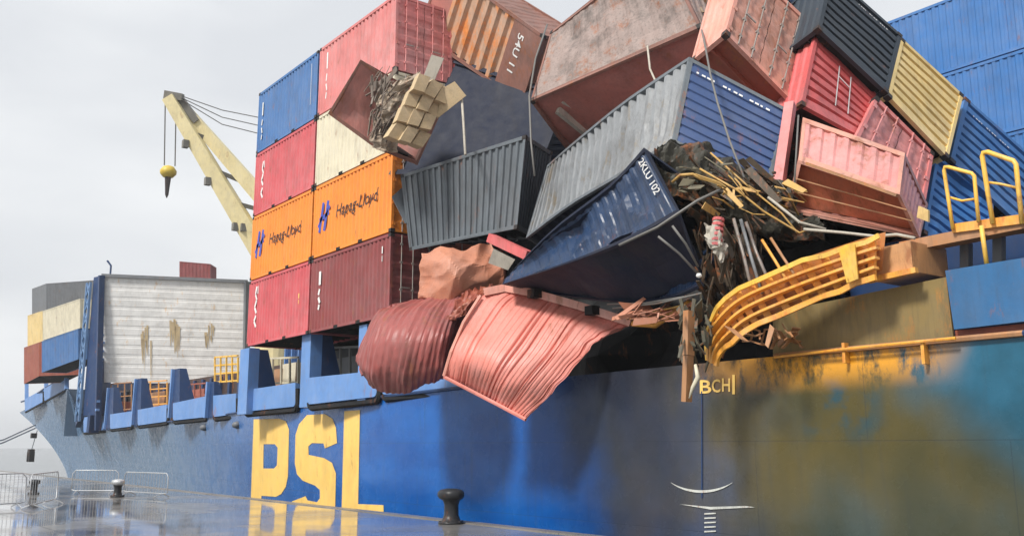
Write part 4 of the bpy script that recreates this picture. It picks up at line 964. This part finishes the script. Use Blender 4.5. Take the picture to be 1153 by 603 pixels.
# unseen dark containers added to supply the darkness behind the heap
for i, (x, y, z, lab) in enumerate([(-27.2, 20.3, 6.1, 'unseen dark container added low behind the rose brown shell'), (-20.6, 20.6, 6.1, 'unseen dark container added low behind the crushed blue one'), (-27, 23, 9.0, 'unseen dark container added behind the slate grey one'), (-20.4, 23.2, 9.0, 'unseen dark container added behind the bent silver one'), (-14.2, 20.4, 3.6, 'unseen dark container added behind the yellow walkway')]):
    container('container', lab, straight((x, y, z), (VX + VZ * random.uniform(-.03, .03)).normalized(), VY, VZ, T20 if i < 4 else (5.5, 2.4, 2.6)), BLACKM if i % 2 else paint('shade_blue', (0.02, 0.028, 0.045), rust=0.1, dirt=0.3), dent=0.08, group='unseen dark containers added in the heap', seed=30 + i, nz=4)

# ---- tangled steel inside the wreck
BRD = paint('dark_brown_debris', (0.075, 0.055, 0.035), rust=0.4, dirt=0.3, scale=3)
shard_mesh(835, 225, 150, 50, 26, 20.6, BRD, 'tangled_wreckage', 'dark tangled steel spilling from the open end of the crushed blue container', 20, 70, 0.5, 0.07)
shard_mesh(824, 300, 140, 34, 46, 20.2, BRD, 'tangled_wreckage', 'dark tangled steel hanging behind the yellow bent walkway', 16, 60, 1.3, 0.06)
shard_mesh(850, 222, 26, 52, 16, 19.6, OCHRE, 'torn_strapping', 'ochre strapping and splinters below the navy ribbed end', 10, 34, 0.62, 0.03)
shard_mesh(795, 200, 26, 26, 15, 20.3, paint('olive_grey_debris', (0.16, 0.14, 0.09), rust=0.2, dirt=0.3, scale=3), 'crumpled_debris', 'olive grey crumpled debris inside the open end of the crushed blue container', 10, 34, 0.3, 0.06)
shard_mesh(740, 352, 34, 36, 7, 21.4, COPPER, 'torn_strips', 'copper brown torn strips at the right end of the salmon panel', 14, 44, -0.25, 0.035)
shard_mesh(784, 372, 44, 18, 34, 19.6, paint('dark_olive_debris', (0.09, 0.085, 0.06), rust=0.3, dirt=0.3, scale=3), 'hanging_debris', 'dark olive debris clustered round the hanging post', 8, 30, 1.5, 0.05)
shard_mesh(870, 378, 24, 36, 9, 18.8, TAN, 'crushed_fittings', 'tan crushed fittings beneath the yellow bent walkway', 6, 24, None, 0.05)
def rod(name, lab, pts, r, mat, cat_, n=6):
    P = [atd(*q) for q in pts]; m = MB()
    m.tube(P, r, n); return tag(m.build(name, mat, origin=P[0], smooth=True), lab, cat_)
rod('steel_pipe', 'long grey pipe slanting in front of the crushed blue container\'s open end', [(697, 276, 19.3), (740, 256, 19.0), (785, 226, 18.6), (810, 214, 18.8)], 0.03, CABLEM, 'pipe')
rod('bent_rod', 'long thin rod running down right below the navy end to the pink container', [(788, 190, 19.6), (830, 214, 19.2), (860, 238, 19.0), (900, 262, 18.8), (912, 258, 18.8)], 0.022, OCHRE, 'rod')
rod('bent_rod', 'upper bright rod across the foot of the navy ribbed end', [(800, 172, 20.2), (845, 212, 19.6), (880, 240, 19.3), (898, 262, 19)], 0.02, OCHRE, 'rod')
rod('bent_rod', 'thin yellowish rod bridging to the torn floor of the twisted container', [(865, 222, 19.6), (900, 250, 19.0), (930, 258, 18.8)], 0.03, PALECARD, 'rod')
rod('twisted_strip', 'ochre curled strip inside the open end of the crushed blue container', [(757, 205, 19.6), (766, 197, 19.4), (780, 196, 19.3), (788, 201, 19.3), (806, 204, 19.4)], 0.03, OCHRE, 'strip')
for i, (a, b, c_) in enumerate((((826, 246, 19.4), (838, 290, 19.1), (848, 332, 18.8)), ((834, 247, 19.4), (846, 290, 19.1), (858, 330, 18.7)), ((840, 250, 19.5), (852, 285, 19.2), (868, 322, 18.7)))):
    rod('hanging_bar', ['leftmost of three grey bars hanging behind the walkway', 'middle of three grey bars hanging behind the walkway', 'rightmost of three grey bars hanging behind the walkway'][i], [a, b, c_], 0.035, STEEL if i != 1 else SILVER, 'bar')
rod('bent_ladder_rail', 'left orange rail of the small bent ladder above the walkway', [(858, 270, 19), (872, 292, 18.6), (884, 312, 18.2)], 0.03, YSTEEL, 'rail')
rod('bent_ladder_rail', 'right orange rail of the small bent ladder above the walkway', [(868, 268, 18.9), (882, 290, 18.5), (894, 308, 18.1)], 0.03, TAN, 'rail')
rod('orange_cable', 'orange bent cable end right of the salmon panel', [(712, 364, 22.4), (738, 366, 22.0), (758, 352, 21.4), (776, 340, 20.8), (784, 346, 20.6)], 0.07, YSTEEL, 'cable')
for i, (a, b) in enumerate((((690, 347, 22.4), (790, 330, 19.8)), ((700, 353, 22.3), (772, 343, 20.6)), ((684, 342, 22.5), (770, 334, 20.4)), ((706, 359, 22.2), (768, 349, 20.8)))):
    rod('frayed_strip', ['topmost thin pale strip under the crushed blue container', 'second thin pale strip under the crushed blue container', 'thin pale strip hugging the crushed blue container\'s underside', 'lowest thin pale strip under the crushed blue container'][i], [a, ((a[0] + b[0]) / 2, (a[1] + b[1]) / 2 + 3, (a[2] + b[2]) / 2), b], 0.022, OCHRE if i % 2 else CABLEM, 'strip')
for i, (a, b) in enumerate((((741, 266, 19.2), (787, 309, 19.2)), ((757, 254, 19.1), (786, 300, 19.2)))):
    rod('broken_rail', ['lower broken thin rail across the dark opening', 'upper broken thin rail across the dark opening'][i], [a, ((a[0] + b[0]) / 2 + 1, (a[1] + b[1]) / 2 - 2, a[2]), b], 0.025, CABLEM, 'rail')
m = MB(); m.lathe([(0, -.05), (.05, -.03), (.06, 0), (.04, .04), (0, .05)], atd(787, 310, 19), 10); tag(m.build('lamp_head', WHITEM, origin=atd(787, 310, 19), smooth=True), 'small white round fitting hanging in the dark opening', 'fitting')
patch('crushed_roof_sheet', 'dark olive crushed metal sheet sagging below the navy ribbed end', [
    [(742, 222, 20.6), (790, 236, 20.4), (840, 262, 20.0), (890, 272, 19.8), (930, 274, 19.4)],
    [(738, 200, 20.8), (786, 206, 20.6), (836, 232, 20.2), (884, 252, 19.9), (925, 266, 19.6)],
    [(736, 178, 21.2), (784, 184, 21.0), (832, 206, 20.8), (880, 232, 20.4), (918, 258, 20)],
    [(740, 166, 21.6), (782, 172, 21.6), (830, 196, 21.6), (870, 216, 21.2), (905, 248, 20.6)]], paint('olive_black_sheet', (0.035, 0.033, 0.024), rust=0.35, dirt=0.3), nu=70, nv=30, noise_amp=0.12, crum=(0.7, 7, 3), ragged=0.06, seed=14)
patch('crumpled_wall_sheet', 'grey brown crumpled sheet between the smooth brown end and the cartons', [
    [(418, 166, 30.2), (432, 170, 29.9), (446, 172, 30.2)], [(420, 142, 30.1), (430, 140, 29.8), (440, 138, 30.1)], [(428, 112, 30.2), (442, 108, 29.9), (458, 104, 30.2)], [(446, 94, 30.4), (458, 88, 30.2), (474, 80, 30.4)]],
    paint('grey_brown_sheet', (0.42, 0.33, 0.24), rust=0.2, dirt=0.4, streak=False, scale=2), nu=24, nv=36, noise_amp=0.05, crum=(0.28, 3, 6), corr=('v', 9, 0.05), seed=17, ragged=0.05)
# striped tube and white sheet hanging in the opening
m = MB(); P = [atd(809, 246, 19.2), atd(804, 262, 19.1), atd(806, 280, 19.0)]
for k in range(6):
    t0, t1 = k / 6, (k + 0.55) / 6; m.tube([P[0].lerp(P[2], t0), P[0].lerp(P[2], t1)], 0.12, 10)
ts = tag(m.build('red_coil', CORAL, origin=P[0], smooth=False), 'red and white ribbed coil hanging in the dark opening', 'coil')
m = MB(); m.tube(P, 0.09, 10); m.build('coil_core', PALECARD, ts)
patch('torn_white_sheet', 'torn dirty white sheet hanging below the red coil', [[(796, 274, 19.1), (806, 288, 19.0), (812, 296, 19.0)], [(793, 264, 19.2), (808, 274, 18.9), (818, 280, 19)], [(796, 252, 19.3), (806, 258, 19.1), (814, 268, 19.1)]], PALECARD, nu=14, nv=14, noise_amp=0.15, thick=0.02, seed=12)
# hanging post with rope
m = MB(); P = [atd(776, 350, 19.2), atd(775, 400, 19.0), atd(773, 452, 18.9)]
m.bar(P[0], P[1], 0.20, 0.14); m.bar(P[1], P[2], 0.18, 0.12)
hp = tag(m.build('hanging_post', TAN, origin=P[0]), 'rusty flat post hanging down in front of the hull beside the letters', 'post')
m = MB(); m.tube([atd(783, 410, 18.8), atd(786, 424, 18.7), atd(780, 436, 18.8), atd(776, 448, 18.8)], [.03, .05, .04, .015], 6); m.build('rag', CREAM, hp, smooth=True)
# lashing wires hanging over the heap
wires = [('thin vertical wire from the rusty ribbed container down past the slate one', [(520, 112, 30), (522, 140, 29.5), (524, 174, 28)], PALECARD, .04),
         ('slack wire falling from between the brown and taupe containers', [(616, 28, 32), (603, 66, 30.5), (596, 108, 29), (598, 160, 27.5), (602, 198, 27)], CABLEM, .03),
         ('wire dangling from the right corner of the taupe container onto the navy end', [(789, 28, 25.5), (794, 52, 23), (800, 84, 22), (808, 116, 21.3), (822, 160, 20.4), (838, 200, 19.5)], CABLEM, .025),
         ('short broken wire beneath the middle of the taupe container', [(729, 52, 26.8), (732, 78, 26.2), (742, 100, 25.6), (748, 114, 25)], PALECARD, .03),
         ('wire stretched along the right side of the pink corner post', [(899, 130, 21), (897, 165, 20.4), (894, 215, 20)], CABLEM, .02)]
for lab, pts, mm, r in wires: rod('loose_wire', lab, pts, r, mm, 'wire')
for i, (px, py, d) in enumerate(((662, 80, 29), (688, 66, 28.4), (696, 66, 28.3))):
    m = MB(); p = atd(px, py, d); m.bar(p, p + Vector((0, 0, 0.4)), 0.09); m.build('lashing_stub', CASTM, tc_)
shard_mesh(782, 18, 30, 18, 18, 27.5, paint('mixed_debris', (0.30, 0.22, 0.14), rust=0.3, dirt=0.4, scale=3), 'crushed_fittings', 'brown crushed bits wedged above the corner of the taupe container', 8, 26, None, 0.07)
rod('loose_cable', 'pale twisted cable strung under the pink containers to the right', [(905, 258, 18.6), (950, 262, 18.2), (985, 266, 17.8), (1010, 264, 17.5), (1030, 268, 17.2)], 0.03, PALECARD, 'cable')

# ---- bent yellow walkway
topc = [(797, 404, 19.6), (796, 378, 19.6), (805, 351, 19.3), (832, 325, 18.9), (886, 301, 18.2), (947, 280, 17.6), (990, 267, 17.1)]
botc = [(806, 410, 19.4), (812, 396, 19.3), (830, 380, 19.0), (854, 364, 18.7), (912, 340, 18.0), (958, 322, 17.5), (986, 311, 17.1)]
wk = empty('bent_walkway', atd(880, 330, 18.3), 'bright yellow walkway bent downwards, hanging off the broken deck edge', 'walkway')
def crv(c, t):
    t *= len(c) - 1; i = min(int(t), len(c) - 2); f = t - i; P = [atd(*q) for q in c]
    return cat(P[max(i - 1, 0)], P[i], P[i + 1], P[min(i + 2, len(P) - 1)], f)
def wp(t, v): return crv(topc, t) * (1 - v) + crv(botc, t) * v
for v, th, nm_ in ((0, 0.07, 'edge_rail'), (1, 0.08, 'edge_rail')):
    m = MB(); th *= 0.7
    kp = [wp(i / 14, v) + Vector((0, 0, random.uniform(-.03, .03))) for i in range(15)]
    for a, b in zip(kp, kp[1:]): m.bar(a, b, th * 1.1, th * 1.9)
    m.build(nm_, YSTEEL if v else YRAIL, wk)
for v in (0.27, 0.52, 0.77):
    m = MB()
    for i in range(30): m.bar(wp(i / 30, v), wp((i + 1) / 30, v), 0.16, 0.05)
    m.build('stringer', YSTEEL, wk)
m = MB()
for i in range(1, 17):
    a, b = wp(i / 17, 0.02), wp(i / 17, 0.98); back = Vector((0, 0.1, 0.06)); m.bar(a + back, b + back, 0.05, 0.14)
m.build('cross_rib', YSTEEL, wk)
m = MB(); rows = [[wp(i / 40, v) + Vector((0, 0.22, 0.13)) for i in range(41)] for v in (0, 0.5, 1)]; m.grid(rows); m.build('deck_plate', paint('walkway_plate', (0.50, 0.17, 0.02), rust=0.5, dirt=0.4, scale=2), wk)
m = MB(); m.slab([wp(0.84, 0.05) - Vector((0, .12, 0)), wp(0.84, 0.95) - Vector((0, .12, 0)), wp(0.9, 0.95) - Vector((0, .12, 0)), wp(0.9, 0.05) - Vector((0, .12, 0))], 0.04); m.build('end_plate', YRAIL, wk)
m = MB(); q = [atY(980, 316, 15.7), atY(1028, 305, 15.7), atY(1025, 271, 15.7), atY(981, 281, 15.7)]
m.hexa([q[0], q[1], q[1] + VY * 1.2, q[0] + VY * 1.2, q[3], q[2], q[2] + VY * 1.2, q[3] + VY * 1.2]); tb = tag(m.build('torn_girder_box', paint('ochre_tan', (0.60, 0.30, 0.12), rust=0.2, dirt=0.35), origin=q[0]), 'tan steel box girder stub at the right end of the bent walkway', 'girder')
m = MB(); m.bar(q[0] + Vector((0, -.05, 0)), q[1] + Vector((.1, -.05, 0)), 0.10); m.build('lip', YSTEEL, tb)

# ---- yellow platform with guard rails
pf = empty('guard_platform', atY(1110, 250, 16.3), 'yellow steel platform with two guard rail frames at the right', 'platform')
m = MB(); a, b, c_ = atY(1072, 262, 16.2), atY(1122, 254, 16.2), atY(1153, 251, 16.2)
def slabline(a, b, dy, hz): m.hexa([a, b, b + VY * dy, a + VY * dy, a + VZ * hz, b + VZ * hz, b + VZ * hz + VY * dy, a + VZ * hz + VY * dy])
slabline(a, atY(1162, 250, 16.2), 0.9, 0.16); m.build('platform_deck', YSTEEL, pf)
def gr_(pts, r=0.035, Y=16.15):
    m = MB(); m.tube([atY(x, y, Y) for x, y in pts], r, 8); return m.build('guard_rail', YRAIL, pf, smooth=True)
gr_([(1073, 258), (1068, 225), (1063, 192), (1064, 188), (1068, 188), (1094, 195), (1097, 198), (1099, 220), (1102, 250)])
gr_([(1069, 222), (1083, 226), (1097, 224)], 0.022, 16.2)
gr_([(1118, 252), (1112, 215), (1106, 176), (1107, 172), (1112, 171), (1141, 181), (1144, 185), (1147, 215), (1151, 252)], 0.042)
gr_([(1111, 205), (1126, 207), (1148, 212)], 0.022, 16.2)
gr_([(1105, 254), (1108, 276), (1111, 297)], 0.04, 16.1)
gr_([(1124, 248), (1138, 246), (1151, 250)], 0.05, 16.25)

# ---- ship's crane
cr_ = empty('ship_crane', (-80, 30, 6), 'cream ship crane boom with hanging hook block left of the stack', 'crane')
D = 88
def bm_(p0, p1, w0, w1, d0=D, d1=D):
    a, b = atd(*p0, d0), atd(*p1, d1); m = MB(); d = (b - a).normalized(); x = d.cross(fw).normalized(); y = d.cross(x)
    m.hexa([a - x * w0 - y * w0, a + x * w0 - y * w0, a + x * w0 + y * w0, a - x * w0 + y * w0, b - x * w1 - y * w1, b + x * w1 - y * w1, b + x * w1 + y * w1, b - x * w1 + y * w1]); return m
boom = bm_((190, 110), (294, 284), 0.52, 0.80).build('boom', CRANEM, cr_)
bm_((196, 109), (310, 240), 0.46, 0.70, D + 1, D + 1).build('boom', CRANEM, cr_)
m = bm_((186, 107), (206, 110), 0.38, 0.32, D + .3, D + .3); m.build('boom_head', CRANED, cr_)
m = bm_((203, 112), (222, 137), 0.34, 0.30, D + .6, D + .6); m.build('sheave_guard', CRANED, cr_)
for a, b in (((212, 148), (238, 158)), ((233, 188), (272, 204)), ((256, 226), (292, 236))): bm_(a, b, 0.2, 0.2, D, D + 1).build('cross_tie', CRANED, cr_)
for px, py in ((209, 158), (234, 200), (265, 251), (274, 252)): 
    m = MB(); p = atd(px, py, D - 0.6); m.bar(p, p - Vector((0, 0, 0.7)), 0.5); m.build('boom_lamp', CRANED, cr_)
m = MB(); m.tube([atd(186, 118, D), atd(185, 186, D)], 0.06, 5); m.tube([atd(198, 130, D), atd(197, 187, D)], 0.06, 5); m.build('hoist_cable', CABLEM, cr_)
m = MB(); p = atd(189.5, 194, D)
n_ = -fw
m.lathe([(0.0, -.5), (.45, -.45), (.72, -.15), (.74, .15), (.5, .5), (.2, .62), (0, .65)], p - Vector((0, 0, 0)), 14)
hk = m.build('hook_block', paint('hook_yellow', (0.62, 0.44, 0.02), dirt=0.3, rust=0.1), cr_, smooth=True)
m = MB(); m.tube([p - VZ * 0.4, p - VZ * 1.3, p - VZ * 2.1, p - VZ * 2.4], [0.3, 0.22, 0.16, 0.05], 8); m.build('hook', CASTM, hk)
m = MB()
for i, y1 in enumerate((130, 138, 146)): m.tube([atd(204, 108 + i * 2, D), atd(250, 122 + i * 8 + 2, D + 2), atd(330, 140 + i * 10, D + 6)], 0.045, 5)
m.build('luffing_cable', CABLEM, cr_)
p = atd(312, 262, D + 1); m = MB(); m.lathe([(1.6, 3.4 - p.z), (1.4, 0.0), (1.4, 4.0), (1.0, 4.6)], p, 20); m.build('pedestal', CRANEM, cr_, smooth=False)
m = MB(); m.box(p.x - 2, p.x + 2, p.y - 1.5, p.y + 2.5, p.z - 1, p.z + 3.2); m.build('cab', CRANEM, cr_)

# ================================================================== ON THE QUAY
def bollard(lab, px, py, h, wgt=1.0, cap=BOLLM):
    p = atZ(px, py, 0.0); b = empty('bollard', (p.x, p.y, 0), lab, 'bollard', 'mooring bollards on the quay'); k = h / 0.78
    m = MB(); m.lathe([(.30 * k, 0), (.30 * k, .04 * k), (.22 * k, .07 * k), (.17 * k, .2 * k), (.165 * k, .42 * k), (.20 * k, .52 * k), (.24 * k, .56 * k)], (p.x, p.y, 0.0), 24); m.build('column', BOLLM, b, smooth=True)
    m = MB()
    rows = []
    for zz, ex in ((.53, .24), (.56, .31), (.62, .36), (.70, .36), (.76, .30), (.79, .15)):
        rows.append([Vector((p.x + math.cos(a) * ex * k * (1.12 if math.cos(a) < 0 else 0.9), p.y + math.sin(a) * ex * k * 0.8, zz * k)) for a in [2 * math.pi * i / 24 for i in range(25)]])
    m.grid(rows); m.add(rows[-1][:24], [tuple(range(24))]); m.build('head', cap, b, smooth=True)
    m = MB()
    for i in range(6): 
        a = i * math.pi / 3 + .2; m.lathe([(.03, .03), (.03, .07), (.0, .075)], (p.x + .265 * k * math.cos(a), p.y + .265 * k * math.sin(a), 0), 6)
    m.build('bolt', CASTM, b)
    return b
bollard('large black bollard on the quay edge under the hull\'s middle', 508, 589, 0.80)
bollard('small black bollard with a pale cap behind the right barrier', 132, 559, 0.62, cap=GALV)
bollard('small black bollard behind the left barrier', 38, 556, 0.55)
def barrier(lab, p0, p1, n, h=1.05):
    a, b = Vector(p0), Vector(p1); r = empty('crowd_barrier', a, lab, 'barrier', 'steel crowd barriers on the quay')
    m = MB(); d = (b - a).normalized(); z = Vector((0, 0, 1)); i_ = d * 0.12
    m.tube([a + z * .18, a + z * (h - .12), a + i_ + z * h, b - i_ + z * h, b + z * (h - .12), b + z * .18, b - i_ + z * .14, a + i_ + z * .14, a + z * .18], 0.019, 6)
    m.build('frame', GALV, r, smooth=True)
    for k in range(1, n): 
        p = a.lerp(b, k / n); m = MB(); m.tube([p + z * .14, p + z * (h - .0)], 0.009, 4, caps=False); m.build('upright_bar', GALV, r)
    nn_ = Vector((-d.y, d.x, 0))
    for t in (0.12, 0.88):
        p = a.lerp(b, t); m = MB(); m.tube([p - nn_ * .3 + z * .02, p - nn_ * .22 + z * .06, p + z * .14, p + nn_ * .22 + z * .06, p + nn_ * .3 + z * .02], 0.016, 5); m.build('foot', GALV, r)
    return r
def g(px, py): p = atZ(px, py, 0); return (p.x, p.y, 0)
barrier('steel crowd barrier cut by the left frame edge', g(-50, 575), g(27, 571), 16, 1.0)
barrier('steel crowd barrier second from the left, before the bow', g(32, 574), g(63, 566), 12, 1.0)
barrier('steel crowd barrier left of the pale capped bollard', g(80, 556), g(132, 556), 16, 0.9)
barrier('steel crowd barrier right of the pale capped bollard', g(139, 557), g(188, 560), 16, 0.85)
# mooring lines to the bow and a hanging fender
P0 = atd(40, 478, 120)
for i, (lab, e) in enumerate((('upper mooring rope running left from the bow', (-40, 506)), ('lower mooring rope running left from the bow', (-40, 513)))):
    q = atd(e[0], e[1], 95); m = MB(); mid = P0.lerp(q, 0.5) - Vector((0, 0, 0.4)); s0 = P0 + Vector((0, 0, -0.4 * i))
    m.tube([s0, mid, q], 0.08, 6); tag(m.build('mooring_rope', ROPE, origin=P0, smooth=True), lab, 'rope')
m = MB(); a = atd(42, 484, 116); b = atd(35, 508, 116); m.tube([a, b], 0.05, 5)
an = tag(m.build('hanging_anchor', ROPE, origin=a), 'small dark anchor hanging clear of the bow', 'anchor')
m = MB(); m.box(b.x - .55, b.x + .55, b.y - .3, b.y + .3, b.z - .2, b.z + .3); m.box(b.x - .75, b.x - .35, b.y - .3, b.y + .3, b.z - 1.2, b.z); m.box(b.x + .35, b.x + .75, b.y - .3, b.y + .3, b.z - 1.2, b.z); m.build('fluke', CASTM, an)
p = atd(38, 490, 116); m = MB(); m.box(p.x - .35, p.x + .35, p.y - .3, p.y + .3, p.z - .3, p.z + .3); m.build('shackle', CASTM, an)

# ================================================================== HAZE
m = MB(); m.box(-2600, 2600, -1000, 3100, -15, 42)
def hz(t, N, K):
    N.remove(N['Principled BSDF']); v = N.new('ShaderNodeVolumePrincipled'); v.inputs['Color'].default_value = (0.9, 0.93, 0.97, 1); v.inputs['Density'].default_value = 0.0005; v.inputs['Anisotropy'].default_value = 0.2
    K(v.outputs[0], N['Material Output'].inputs['Volume'])
tag(m.build('haze', simple_mat('haze_air', hz)), kind='stuff')
